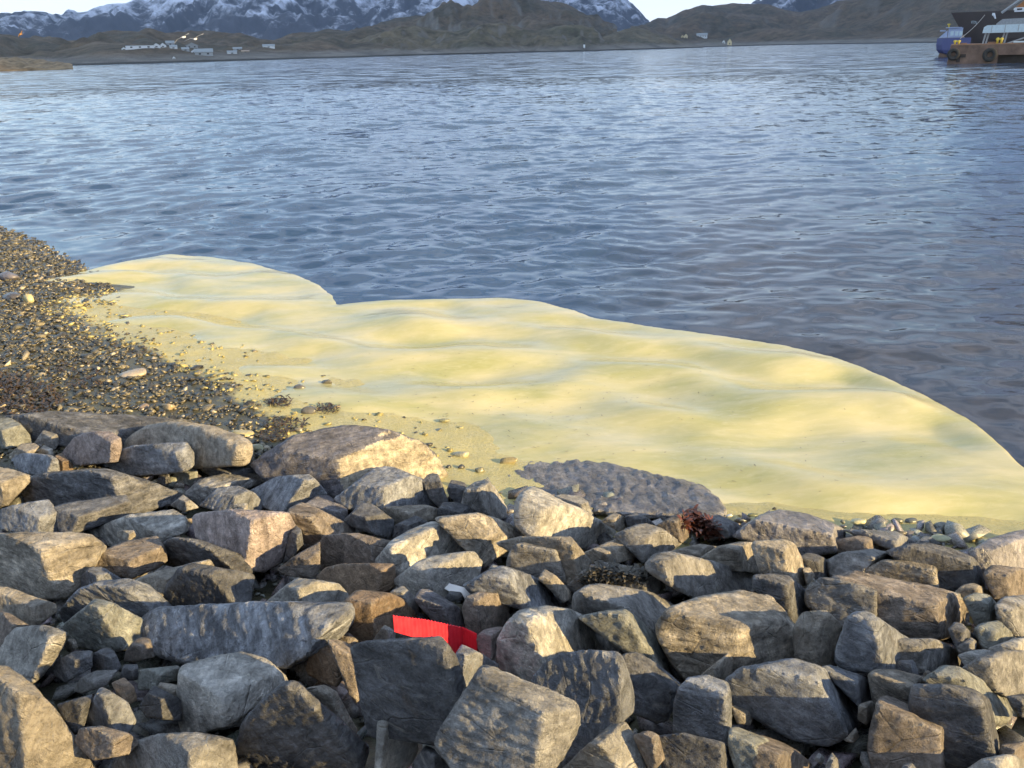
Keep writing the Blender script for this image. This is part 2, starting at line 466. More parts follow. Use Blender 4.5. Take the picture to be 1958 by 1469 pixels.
R('B','brown',.5,'rusty tan block left of the ribbed sunlit boulder','490,1240 500,1080 550,1000 680,985 800,985 930,1035 1062,1048 940,1190 920,1235 600,1235','900,1060','530,1030','1040,1050','915,1220')
R('B','brown',.5,'low brown stone behind the rusty tan block, right of the pinkish block','200,1250 350,1140 512,1045 512,1240 470,1310 260,1290','440,1180','260,1230','505,1100','450,1290')
R('B','ochre',.4,'orange rusty block with a sunlit right end, below the rusty tan block','480,1320 560,1240 680,1213 900,1210 1065,1213 1075,1370 1010,1410 960,1450 740,1440 660,1390 520,1360','985,1260','540,1270','1060,1220','955,1440')
R('F','pale',.3,'rounded grey boulder with a flaky sunlit cap, left of the orange rusty block','100,250 220,140 350,48 450,75 650,88 722,170 742,310 700,410 500,330 380,280','365,120','130,240','640,95','390,275')
R('B','tan',.9,'long tan slab with a streaked sunlit top right of the ribbed boulder','1390,870 1560,858 1700,838 1850,880 2080,990 1960,1050 1820,1100 1750,1215 1690,1180 1640,920','1690,1000','1640,920','2040,1010','1700,1190')
R('B','pale',.2,'tiny pale wedge right of the sunlit boulder under the ribbed one','1765,1280 1810,1208 1955,1270 1850,1300','1850,1250','1780,1270','1930,1260','1850,1295')
# --- upper right centre
R('C','wetdark',.5,'wide wet purple-grey slab with glinting notches dipping into the yellow scum','-100,340 0,200 300,98 450,128 760,148 1050,208 1280,288 1480,318 1600,410 1650,485 1640,545 1400,520 1250,560 900,530 660,500 400,390 100,345','650,500','0,330','1450,500','670,560',wet=1,flat=(-0.03,0.15),zk=0.20,ledge=1.5)
R('C','pale',.3,'pale pinkish rounded boulder with a long sloping sunlit back','100,610 108,440 150,370 210,328 300,348 420,428 600,508 760,588 845,650 845,705 800,750 640,800 400,705 210,705','290,490','120,460','720,600','270,690',smooth=1)
R('C','mid',.3,'small block wedged behind the pale pinkish boulder','375,395 450,375 580,388 640,430 665,515 600,530 450,460','600,450','420,430','640,440','610,520')
R('C','tan',.2,'small bright tan stone right of the pale pinkish boulder','745,575 840,508 920,548 935,625 870,650 800,610','840,565','770,580','910,560','850,640')
R('C','dark',.4,'dark stone with a lit edge right of the small bright tan stone','925,540 1010,510 1100,560 1155,615 1000,615 940,630','1040,560','950,570','1110,575','1050,615')
R('C','mid',.4,'grey rounded boulder left of the rock that holds the red-brown seaweed','845,680 1000,608 1080,598 1200,638 1345,740 1250,800 1130,860 1050,880 1000,780 940,700','1080,700','900,680','1290,740','1070,860')
R('C','brown',.3,'brown rock forming the left side of the seaweed-filled cleft','1155,610 1320,518 1385,530 1425,660 1345,735 1200,670','1310,570','1190,620','1390,550','1340,720')
R('C','dark',.4,'dark flat-topped rock forming the right side of the seaweed-filled cleft','1340,530 1420,474 1640,540 1750,590 1845,675 1700,690 1560,712 1400,660','1680,620','1380,560','1800,640','1700,690')
R('C','tan',.3,'wide tan stone with a dark underside in front of the pale pinkish boulder','615,815 740,758 900,693 990,718 1022,785 970,860 860,885 720,895 640,885','780,815','630,815','1000,770','800,885')
R('C','tan',.3,'rear of two stacked boulders below the pale pinkish boulder, with a sunlit right shoulder','-40,740 150,698 510,698 590,790 658,875 620,965 500,1050 400,820','520,745','60,730','580,790','560,940')
R('C','mid',.4,'front one of two stacked boulders, with a dark shaded front, below the pale pinkish boulder','42,930 45,870 80,758 200,723 300,728 400,768 545,890 530,945 470,1038 350,990 150,985','400,800','70,830','520,880','480,1020')
R('C','mid',.4,'grey boulder carrying a heap of dark dried seaweed','485,1070 600,960 740,888 900,908 1100,958 1165,1000 1182,1065 1140,1140 900,1150 560,1120','1060,1050','540,1050','1170,1010','1090,1130')
R('C','tan',.2,'small sunlit stone resting beside the dried seaweed','788,1080 870,998 942,1040 920,1095','890,1040','810,1070','930,1040','890,1090')
R('C','dark',.2,'small dark stone at the right end of the dried seaweed','955,1070 1020,988 1088,1040 1070,1100','1050,1040','970,1060','1080,1040','1050,1095')
R('C','mid',.4,'long bluish grey ridge-shaped boulder in shade, right of the dried seaweed','1082,930 1085,890 1150,828 1250,808 1480,858 1700,918 1900,968 1970,1010 1970,1130 1800,1125 1450,1155 1270,1060 1150,985','1200,880','1090,910','1900,985','1270,1050')
R('C','tan',.8,'flat tan slab behind the long bluish ridge-shaped boulder','1265,800 1480,748 1605,768 1560,860 1470,885 1280,835','1480,820','1290,810','1590,780','1480,880')
R('C','tan',.5,'pointed tan wedge left of the upright square-topped boulder','1490,850 1620,768 1770,738 1880,738 1965,860 1965,970 1750,945 1600,900','1770,790','1560,830','1900,770','1800,940')
R('C','grey',.9,'striped slab running down to the right, left of the dried seaweed','-275,1060 -100,958 0,920 100,958 260,1008 430,1150 548,1295 300,1265 0,1160 -200,1130','40,1000','-230,1040','480,1230','200,1240')
R('C','tan',.5,'small upright tan stone standing between the striped slab and the dried seaweed','275,1010 320,938 400,985 512,1100 512,1155 460,1180 380,1105','360,1010','290,1010','480,1080','420,1140')
# --- upper right
R('D','purple',.4,'wet purple slab with sparkling specks at the scum edge on the right','-210,490 -100,400 0,340 130,298 320,328 500,393 612,450 605,490 570,525 540,610 280,640 100,560','520,480','-100,460','600,465','550,600',wet=1)
R('D','brown',.4,'low rusty brown lump right of the sparkling purple slab','490,600 560,520 740,498 800,470 975,470 1005,560 930,620 780,620 600,620','780,540','540,560','970,510','790,610')
R('D','dark',.4,'thin dark shelf at the scum edge behind the rusty brown lump','610,445 760,448 1000,460 1150,540 1190,600 1000,610 900,560','1000,530','680,480','1140,560','1010,600',wet=1)
R('D','tan',.4,'upright square-topped boulder with a bright vertical right face','-75,570 -60,535 160,523 240,553 292,660 328,885 260,930 200,820 150,780 -20,740','158,605','-60,575','238,558','200,810')
R('D','dark',.4,'dark boulder with a sunlit right shoulder under the upright square-topped boulder','-70,870 -60,790 60,778 200,795 325,905 332,965 405,1060 250,1160 120,1030 0,940','180,860','-50,830','320,915','210,1050')
R('D','dark',.3,'dark rounded stone right of the upright square-topped boulder','285,650 330,618 400,628 470,660 485,760 510,810 400,815 350,730','420,690','300,670','475,690','430,800')
R('D','tan',.2,'small tan stone half hidden behind the upright square-topped boulder','300,730 350,725 398,790 330,860','350,770','310,750','385,790','345,840')
R('D','mid',.6,'broad low grey boulder behind the long dark brown-grey slab','478,680 600,618 830,593 935,618 1045,670 900,700 700,790 540,820 488,760','840,650','520,690','1020,665','700,780')
R('D','dark',.3,'broad dark boulder with a yellow-tinged flat top near the right side','940,610 1100,558 1250,553 1400,588 1560,650 1622,710 1675,870 1560,870 1440,925 1380,910 1320,730 1040,680','1560,690','990,605','1600,690','1610,860')
R('D','purple',.4,'flat-topped dark block at the right picture edge beside the scum','1555,610 1700,520 1860,468 1960,448 2080,455 2080,760 1960,760 1710,740 1650,755','1720,595','1590,600','2060,600','1720,730',wet=1)
R('D','dark',.3,'small dark wet stone poking out of the scum behind the broad dark boulder','1145,548 1210,493 1260,498 1335,548 1250,570','1240,525','1160,545','1320,545','1240,565',wet=1)
R('D','brown',.3,'dark brown boulder under the flat-topped block at the right picture edge','1655,770 1720,713 1830,738 1960,738 2080,775 2080,950 1740,955 1700,890','1840,790','1680,770','2060,790','1850,940')
R('D','tan',.3,'small tan stone under the right end of the broad dark boulder','1435,920 1500,858 1580,843 1682,890 1725,945 1600,940 1520,950','1600,890','1460,910','1700,920','1610,935')
R('D','tan',.8,'tan layered slab with a blunt lit end lying on the long dark slab','690,785 820,718 900,678 1080,668 1262,678 1325,720 1328,800 1382,825 1382,890 1320,905 1040,850','1290,750','740,780','1320,725','1310,890')
R('D','brown',.8,'long dark brown-grey layered slab with a rounded right end','530,815 700,768 1000,828 1250,878 1400,918 1550,985 1582,1060 1592,1180 1500,1170 1250,1270 1200,1280 940,1180 920,960 750,890','1300,1010','700,850','1570,1020','1320,1240',dep=1.2)
R('D','mid',.4,'small flat stone on the right end of the long brown-grey slab','1305,918 1360,893 1500,928 1535,975 1400,960','1420,940','1330,920','1520,950','1420,965')
R('D','green',.3,'dark greenish stone right of the long brown-grey slab','1505,955 1600,918 1700,938 1762,1010 1745,1060 1775,1110 1600,1165 1560,1060','1690,990','1530,960','1755,1000','1700,1120')
R('D','mid',.6,'light grey layered boulder at the right picture edge below the dark brown boulder','1745,1020 1800,958 1960,938 2080,938 2080,1240 1960,1260 1880,1230 1780,1130','1860,1050','1760,1040','2060,1040','1900,1220')
R('D','green',.2,'rounded grey-green stone right of the long brown-grey slab and below the greenish one','1590,1180 1640,1148 1760,1123 1882,1220 1862,1285 1720,1345 1640,1330','1760,1210','1610,1190','1870,1220','1740,1330',smooth=1)
R('D','dark',.4,'dark pointed stone left of the rounded grey-green stone','1395,1190 1440,1138 1500,1155 1605,1260 1605,1340 1480,1375 1440,1300','1500,1210','1415,1190','1590,1270','1500,1350')
R('D','mid',.2,'small grey pebble-like stone at the foot of the dark pointed stone','1455,1320 1560,1248 1602,1280 1592,1360 1480,1385','1560,1300','1475,1320','1595,1290','1560,1365')
# --- lower left
R('E','tan',.4,'tan-topped boulder at the left picture edge under the large left-edge block','-70,110 -40,118 60,118 110,170 250,190 412,240 412,295 280,390 240,410 -70,310','240,260','-50,190','400,245','270,380')
R('E','brown',.2,'brown grainy boulder at the left picture edge above the angular grey block','-70,280 60,308 200,390 235,425 100,470 0,590 -70,590','100,390','-50,370','210,410','60,520')
R('E','grey',.4,'upper bluish grey slab behind the chip, between the large left-edge block and the hollowed rock','585,120 620,20 680,-35 760,-40 905,50 900,130 720,130','720,20','620,60','880,50','740,110')
R('E','grey',.6,'grey boulder with a bright lit nose, upper left of the long quartz-streaked slab','445,290 600,130 750,73 950,53 1100,98 1190,190 1285,268 1170,300 1060,365 940,340 500,390','955,120','520,270','1090,105','1150,300')
R('E','ochre',.2,'thin orange stone chip resting on the grey boulder with the bright nose','725,165 760,138 830,178 912,270 900,300 850,295 740,200','840,215','740,185','890,260','850,280')
R('E','dark',.4,'big dark boulder with a striped tan right end, above the long quartz-streaked slab','1185,200 1250,100 1340,-25 1430,-62 1600,-35 1892,18 1855,110 1855,245 1750,310 1400,300 1250,245','1560,10','1270,80','1870,40','1790,270')
R('E','tan',.4,'narrow tan rock left of the big dark boulder with the striped end','1015,55 1180,-5 1330,-25 1560,-92 1592,-40 1400,40 1250,140 1190,190 1100,130','1250,50','1060,60','1570,-60','1230,150')
R('E','green',.5,'bluish green boulder with a thin lit ridge, left end of the long quartz-streaked slab','425,440 600,318 720,213 830,238 900,290 990,348 1075,360 1135,490 1050,535 900,580 720,580 600,540 450,515','740,260','460,430','1060,370','900,570')
R('E','grey',1.0,'long layered slab with a white quartz streak along its front','1045,450 1088,340 1180,278 1890,238 2230,258 2605,248 2620,340 2560,440 2470,520 2260,640 2140,700 1960,665 1500,675 1380,655 1200,615','2440,430','1100,370','2610,300','2230,660',dep=.9,h=.3)
R('E','pale',.5,'angular light grey block with a sunlit split right edge at the left side','-10,590 60,478 110,428 240,418 320,403 440,438 488,450 472,530 400,660 290,790 230,825 130,810 0,710','372,510','40,510','475,455','250,800')
R('E','tan',.2,'small orange stone right of the angular light grey block','488,570 510,498 560,496 585,560 520,600','545,530','500,540','575,540','550,590')
R('E','brown',.2,'small brown stone with a yellow mossy top under the long slab','930,660 950,580 1000,520 1060,480 1120,500 1135,555 1155,630 1000,670','1060,550','950,590','1130,550','1080,650')
R('E','dark',.3,'dark square stone in the shaded pit below the bluish green boulder','685,750 698,610 800,558 852,590 908,710 860,755 760,755','830,640','710,650','890,690','850,740')
R('E','dark',.4,'dark bluish stone left of the dark square stone in the shaded pit','375,740 430,660 550,598 690,588 685,710 500,815','560,660','410,720','680,640','560,780')
R('E','mid',.3,'light grey flat stone in the middle of the shaded pit','555,890 610,788 720,738 872,733 800,840 620,900','700,830','570,870','860,750','710,870')
R('E','green',.3,'greenish stone with a pale rim on the right of the shaded pit','1035,880 1048,730 1160,718 1330,698 1358,740 1300,810 1150,870','1200,770','1050,780','1350,730','1180,850')
R('E','ochre',.3,'reddish brown stone low in the shaded pit','838,830 930,788 1000,858 1025,955 960,990 880,910','940,850','850,840','1000,890','950,960')
R('E','dark',.3,'small dark stone above the reddish one in the shaded pit','895,790 930,690 1032,688 1035,800 950,810','990,730','910,760','1030,710','1000,800')
R('E','tan',.4,'tan-capped stone touching the light boulder at the right of the pit','1165,890 1200,823 1340,848 1345,960 1200,960','1300,890','1175,880','1340,860','1300,950')
R('E','dark',.3,'dark upright rock in the deep shade left of the light boulder','1045,1000 1150,850 1345,950 1358,1110 1100,1080','1210,950','1070,990','1345,980','1220,1080')
R('E','grey',.4,'pointed dark grey stone at the bottom of the shaded pit','595,1180 650,1050 750,865 800,880 950,978 1015,1110 950,1210 700,1200','770,920','640,1100','960,1000','850,1190')
R('E','dark',.3,'dark slab leaning behind the pointed dark grey stone','435,990 690,918 665,1010 620,1190 560,1215 470,1080','620,990','460,1000','680,960','590,1180')
R('E','brown',.3,'brown shaded stone below the pointed dark grey stone','565,1260 600,1168 760,1158 960,1208 1035,1270 960,1360 700,1400 600,1310','850,1250','590,1220','1010,1260','850,1360')
R('E','tan',.2,'large sunlit boulder in the lower left corner, partly in cast shadow','-80,700 60,718 140,768 180,828 260,868 340,958 420,1050 480,1150 540,1260 700,1440 740,1530 -80,1530','140,900','-60,760','520,1250','200,1500',af=-120,ar=-50)
R('E','pale',.4,'light boulder with a broad sunlit top, right of the shaded pit','1340,910 1348,760 1380,708 1660,623 1800,603 1990,658 2120,778 2142,835 2050,920 1960,975 1700,1140 1500,1200 1380,1215 1350,1090','1640,930','1350,830','2080,860','1690,1120')
R('E','mid',.6,'blocky tan-grey boulder at the bottom edge, left of the big dark wedge','790,1500 1000,1280 1190,1218 1470,1208 1540,1250 1730,1258 1768,1480 1710,1560 850,1560','1430,1350','950,1330','1700,1270','1420,1530')
# --- lower middle
R('F','ochre',.3,'rusty brown boulder in shade left of the red plastic','670,440 720,200 800,138 900,165 1040,163 1130,200 1200,280 1255,355 1200,400 1080,440 960,460 860,520 780,540','900,230','730,260','1180,290','930,480')
R('F','mid',.4,'small grey wedge above the red plastic','1030,170 1070,130 1140,103 1225,180 1255,280 1240,310 1130,220','1130,150','1050,170','1210,200','1180,270')
R('F','purple',.3,'dark purple stone with a small lit corner just behind the red plastic','1225,200 1270,128 1330,128 1460,240 1560,268 1598,410 1480,410 1400,390 1300,290','1440,260','1250,190','1550,290','1500,400')
R('F','brown',.3,'square reddish block with a diagonal shadow, right behind the red plastic','1585,270 1620,178 1720,148 1870,163 1922,210 1935,410 1850,440 1720,465 1620,440','1705,205','1605,230','1880,175','1715,450')
R('F','dark',.2,'small dark stone between the white scrap and the red plastic','1448,200 1490,138 1570,148 1602,205 1500,220','1560,180','1465,185','1595,180','1560,215')
R('F','mid',.3,'small grey pointed stone left of the red plastic','905,520 1000,393 1078,440 1075,550 1030,565 940,545','1025,430','930,500','1070,445','1035,555')
R('F','brown',.2,'small tan stone between the long slab and the dark peaked boulder','635,500 730,448 802,510 795,540 720,555','740,490','660,500','795,510','740,545')
R('F','pink',.4,'flat reddish stone at the right end of the red plastic','1685,490 1750,428 1850,408 1918,420 1885,530 1800,660 1720,620','1800,470','1700,490','1900,450','1800,600')
R('F','mid',.4,'small tan stone in front of the red plastic, behind the peak','1295,500 1330,458 1430,443 1475,490 1510,600 1380,600','1430,470','1310,490','1470,490','1450,590')
R('F','brown',.4,'tan-brown slab with lit patches squeezed left of the dark peaked boulder','580,510 700,518 760,558 865,780 865,860 790,970 740,910 690,700','770,640','620,540','850,760','790,900')
R('F','ochre',.3,'brown stone with one orange sunlit facet, under the right end of the long slab','415,720 450,610 560,548 650,558 735,680 735,725 640,850 560,825 430,760','648,640','440,680','730,690','640,830')
R('F','grey',.2,'small rough stone on top of the light boulder, under the long slab','148,690 180,668 260,700 268,745 240,770','220,700','160,690','262,715','225,755')
R('F','tan',.3,'speckled tan slab between the light boulder and the dark peaked boulder','415,870 560,848 640,898 785,1170 785,1230 700,1180 560,1030 460,930','590,910','440,880','740,1100','680,1150')
R('F','dark',.6,'tall dark peaked boulder in front of the red plastic','755,570 800,543 880,523 980,558 1170,558 1320,498 1420,493 1472,560 1532,650 1592,840 1585,925 1550,1010 1430,1270 1300,1230 900,1210 850,1010 860,800 790,660','1440,570','900,650','1475,565','1545,960',h=.5)
R('F','grey',.3,'grey slab with a thin twig on it, right of the dark peaked boulder','1525,640 1580,543 1720,608 1855,695 1830,740 1740,760 1700,800 1600,870 1545,720','1600,620','1540,630','1830,710','1590,830')
R('F','pale',.3,'upright sunlit stone standing at the bottom centre','930,1500 970,1350 980,1200 955,1120 1010,1068 1080,1063 1150,1130 1220,1230 1252,1320 1210,1410 1110,1500','1015,1110','965,1120','1090,1075','985,1330')
R('F','dark',.3,'dark stone in shade right of the upright sunlit stone','1220,1420 1310,1298 1400,1340 1485,1420 1500,1540 1200,1540','1370,1370','1240,1400','1470,1420','1370,1500')
R('F','dark',.5,'big dark wedge at the bottom edge with a thin sunlit right rim','-100,1310 -60,1150 0,1060 180,900 270,828 350,838 450,930 620,1120 858,1300 855,1345 790,1530 -80,1530','345,860','-20,1100','380,855','700,1300')
# --- lower right centre
R('G','mid',.3,'big rounded boulder with a dark shaded left face, left of the tan flat-topped block','535,260 550,160 640,103 730,93 900,118 1100,148 1290,248 1305,330 1200,420 1180,500 1050,400 900,330 700,350 580,340','940,270','560,180','1290,270','1180,490')
R('G','tan',.9,'broad block with a streaked orange-tan flat top and dark front, right of centre','1175,390 1260,280 1450,210 1780,143 2000,198 2080,270 2205,450 2210,505 2185,670 2000,705 1800,715 1600,760 1400,800 1290,660 1190,490','1730,415','1270,350','2190,450','1790,700',af=-105,ar=-60)
R('G','green',.3,'dull green-grey boulder between the big rounded boulder and the block with the tan top','580,340 760,298 930,283 1055,380 1140,480 1235,680 1260,780 1100,720 900,520','930,330','620,345','1050,390','1050,520')
R('G','pale',.7,'broad faceted boulder with crossing sunlit ribs, right of the red plastic','-20,520 50,380 150,290 220,278 340,263 500,288 620,380 830,440 905,490 1005,620 900,670 500,640 300,690 230,820 -20,760','190,380','40,440','860,520','300,670')
R('G','dark',.5,'dark boulder with a thin sunlit rim, right of the large smooth-faced slab','900,620 1000,598 1150,688 1340,850 1295,970 1235,1100 1160,1120 980,1040 920,800','1280,890','980,640','1335,852','1240,1060')
R('G','grey',.5,'large smooth-faced grey slab standing in the foreground, right of centre','210,860 290,720 430,618 600,598 850,603 892,640 935,760 965,870 978,955 960,1040 820,1170 560,1360 430,1460 430,900','888,660','430,640','905,655','880,960')
R('G','mid',.8,'foreground block with a lit top and ragged right end, left of the smooth-faced slab','-460,1200 -220,880 -150,718 -110,708 0,763 230,868 440,938 562,1000 555,1130 562,1185 400,1430 260,1420 200,1530 -300,1530 -475,1300','320,1050','-140,780','555,1010','265,1380',h=.5)
R('G','pale',.3,'brightly sunlit pointed boulder at the bottom edge, right of centre','460,1480 600,1330 760,1200 850,1118 920,1128 1032,1300 1085,1480 1000,1560 560,1560','735,1290','590,1350','905,1130','870,1450')
R('G','brown',.3,'brown blocky stone right of the brightly sunlit pointed boulder','975,1220 1100,1183 1172,1220 1215,1390 1120,1500 1040,1330','1130,1240','990,1230','1170,1235','1150,1400')
R('G','grey',.4,'low grey stone cut by the bottom edge in front of the lit-top block','-170,1490 -100,1350 -20,1308 60,1318 220,1420 340,1510 -100,1570','40,1360','-110,1380','220,1440','60,1500')
R('G','dark',.4,'wide dark block with a thin lit crest at the bottom edge','1165,1230 1360,1208 1500,1248 1700,1288 1745,1400 1700,1520 1220,1520 1195,1390','1640,1310','1190,1240','1700,1300','1650,1500')
R('G','tan',.3,'small sunlit wedge behind the tall grey banded stone','1470,790 1600,690 1690,608 1805,720 1725,800 1680,860 1580,810','1605,715','1490,780','1690,625','1590,795')
R('G','grey',.8,'tall grey banded stone left of the overhanging dark boulder','1295,980 1330,870 1400,798 1530,778 1680,828 1705,900 1705,1200 1690,1285 1500,1270 1370,1230 1292,1210','1670,910','1320,900','1700,890','1680,1250')
R('G','green',.3,'greenish topped stone at the bottom edge under the overhanging dark boulder','1695,1290 1705,1178 1750,1158 1960,1238 2060,1300 2110,1520 1760,1520 1740,1390','1900,1290','1720,1220','2050,1310','1950,1500')
# --- lower right
R('H','grey',.4,'overhanging dark boulder with a sunlit right corner above a hollow of small stones','-275,890 -250,800 -150,730 0,703 220,658 400,718 560,758 620,850 718,1000 702,1110 620,1220 480,1290 200,1230 0,1070 -230,970','410,800','-180,800','575,775','530,1030')
R('H','tan',.2,'tan sunlit stone glimpsed in the hollow under the overhanging dark boulder','-240,1000 -235,985 -70,1050 -90,1140 -190,1130','-130,1060','-220,1010','-80,1065','-130,1120')
R('H','grey',.3,'grey sloping rock right behind the overhanging dark boulder','435,720 500,693 570,718 720,768 812,810 835,970 720,1000 640,890 560,790','690,830','470,730','800,820','720,980')
R('H','tan',.4,'small fluted sunlit stone under the grey sloping rock','720,990 820,960 843,1060 780,1140 715,1100','780,1010','725,1010','835,1000','780,1120')
R('H','tan',.3,'small tan stone lying against the foot of the overhanging dark boulder','610,1260 700,1158 722,1230 680,1275','690,1210','640,1240','715,1210','680,1260')
R('H','tan',.2,'upright grey boulder with a bright sunlit right face and a pointed shadow on it','238,430 290,310 390,288 480,288 560,368 622,440 612,545 550,580 540,715 440,735 400,710 248,660','385,450','245,430','425,295','420,690')
R('H','mid',.5,'square-ended dark block with a lit right end, behind the striped curved boulder','328,140 440,43 560,53 760,113 870,138 935,205 945,395 850,385 620,440 520,370 330,240','850,145','400,70','932,205','842,370')
R('H','grey',.6,'tall left hump of the striped curved boulder, with vertical bands','550,660 560,560 640,345 700,303 800,308 900,383 1105,510 1100,735 800,710 620,735','850,370','640,370','1090,510','900,700',h=.35)
R('H','mid',.5,'low right hump with a sunlit back, running on from the striped curved boulder','920,500 1130,510 1280,503 1400,550 1540,705 1480,735 1300,755 1100,740 980,730','1180,560','960,540','1500,700','1200,740')
R('H','pale',.2,'pale flat stone near the right picture edge below the rounded grey-green stone','1690,570 1880,498 2070,480 2070,640 1750,630','1900,560','1720,580','2050,560','1900,620')
R('H','pale',.3,'pale tan flat stone at the tip of the low right hump','1465,620 1560,588 1660,578 1765,600 1640,710 1520,700','1620,640','1490,630','1740,610','1620,700')
R('H','mid',.4,'big shaded grey boulder at the right picture edge above the pale greenish slab','1490,730 1700,598 1900,593 2080,600 2080,920 1830,930 1700,870 1540,760','1720,660','1530,730','2050,660','1750,860')
R('H','dark',.3,'dark stone at the right picture edge under the big shaded grey boulder','1825,930 1960,913 2080,918 2080,1090 1940,1080 1880,1000','1960,970','1840,950','2060,970','1960,1070')
R('H','green',.4,'pale greenish slab with a sunlit sloping back, behind the large dark block','1215,810 1370,703 1480,718 1650,808 1840,938 1930,1040 1935,1090 1800,1120 1740,1130 1690,980 1400,880','1500,790','1240,810','1880,1000','1720,1080')
R('H','dark',.4,'large dark block with a thin lit upper edge at the lower right','1105,1040 1125,850 1370,853 1550,878 1695,958 1725,1100 1775,1410 1600,1460 1400,1500 1300,1130','1650,960','1140,870','1700,970','1740,1380')
R('H','tan',.8,'layered block with a tan lit top, left of the large dark block','798,770 850,733 1000,738 1285,808 1305,855 1145,860 1105,1010 1092,1060 950,1070 850,1020 815,870','1122,865','815,805','1280,820','1100,1030')
R('H','tan',.2,'small double-humped stone on top of the layered block','775,740 790,678 850,658 900,668 965,735 850,760','870,700','790,710','950,730','870,750')
R('H','grey',.2,'small square stone right of the double-humped one','995,700 1020,658 1120,653 1162,700 1215,785 1130,800 1010,740','1110,690','1010,690','1160,710','1140,790')
R('H','tan',.1,'tiny rounded stone between the square stone and the pale greenish slab','1195,770 1230,728 1285,760 1235,800','1245,755','1205,765','1275,760','1240,790')
R('H','brown',.4,'front brown boulder with a bright golden vertical right edge at the lower right','870,1060 870,960 940,928 1040,978 1100,1028 1360,1158 1395,1220 1393,1360 1415,1450 1360,1540 850,1540 800,1320 810,1200','1330,1185','900,1000','1392,1215','1335,1480')
R('H','brown',.2,'brown stone at the right picture edge above the pale bottom-corner rock','1770,1340 1800,1288 1950,1268 2080,1270 2080,1400 1800,1400','1900,1320','1785,1330','2060,1320','1900,1390')
R('H','pale',.2,'pale rock in the bottom right corner','1510,1490 1650,1400 1800,1368 1960,1363 2080,1370 2080,1590 1510,1590','1780,1440','1560,1470','2060,1440','1800,1570')
R('H','grey',.2,'small grey stone at the bottom edge in front of the front brown boulder','1030,1490 1060,1435 1120,1428 1170,1490 1100,1530','1110,1455','1045,1470','1160,1480','1110,1510')
R('H','mid',.2,'grey-green stone among the small ones in the hollow at the bottom edge','470,1450 520,1348 585,1430 570,1500 490,1510','530,1400','485,1440','580,1430','540,1480')
R('H','mid',.2,'pale small stone left of the grey-green one in the bottom hollow','385,1400 420,1348 475,1390 440,1440','435,1385','395,1395','470,1390','435,1430')
R('H','brown',.5,'tan and dark rock at the bottom edge left of the bottom hollow','-60,1230 0,1225 130,1270 245,1335 400,1460 400,1540 -80,1540','120,1360','-50,1300','360,1450','120,1500')
def pts(s):
    return np.array([[float(a) for a in q.split(',')] for q in s.split()])

def hull2(P):
    P = sorted(map(tuple, P))
    def half(Q):
        h = []
        for p in Q:
            while len(h) > 1 and (h[-1][0]-h[-2][0])*(p[1]-h[-2][1]) - (h[-1][1]-h[-2][1])*(p[0]-h[-2][0]) <= 0: h.pop()
            h.append(p)
        return h[:-1]
    return np.array(half(P) + half(P[::-1]))

def halfspace_points(N, D):
    """corner points of the solid {x : N x <= D}"""
    n = len(N)
    I, J, K = np.array([(i, j, k) for i in range(n) for j in range(i + 1, n) for k in range(j + 1, n)]).T
    A = np.stack([N[I], N[J], N[K]], axis=1)
    det = np.linalg.det(A)
    ok = np.abs(det) > 1e-6
    A, b = A[ok], np.stack([D[I], D[J], D[K]], axis=1)[ok]
    X = np.linalg.solve(A, b[:, :, None])[:, :, 0]
    return X[(X @ N.T <= D[None] + 1e-5).all(axis=1)]

def edge_dir(Kpx, Apx, horiz, lim=0.9):
    """3-D direction with the given horizontal heading that projects onto the drawn edge K->A"""
    n = np.cross(ray(*Kpx), ray(*Apx))
    s = -(horiz[0] * n[0] + horiz[1] * n[1]) / n[2] if abs(n[2]) > 1e-7 else 0.0
    s = max(-lim, min(lim, s))
    d = np.array([horiz[0], horiz[1], s])
    return d / np.linalg.norm(d)

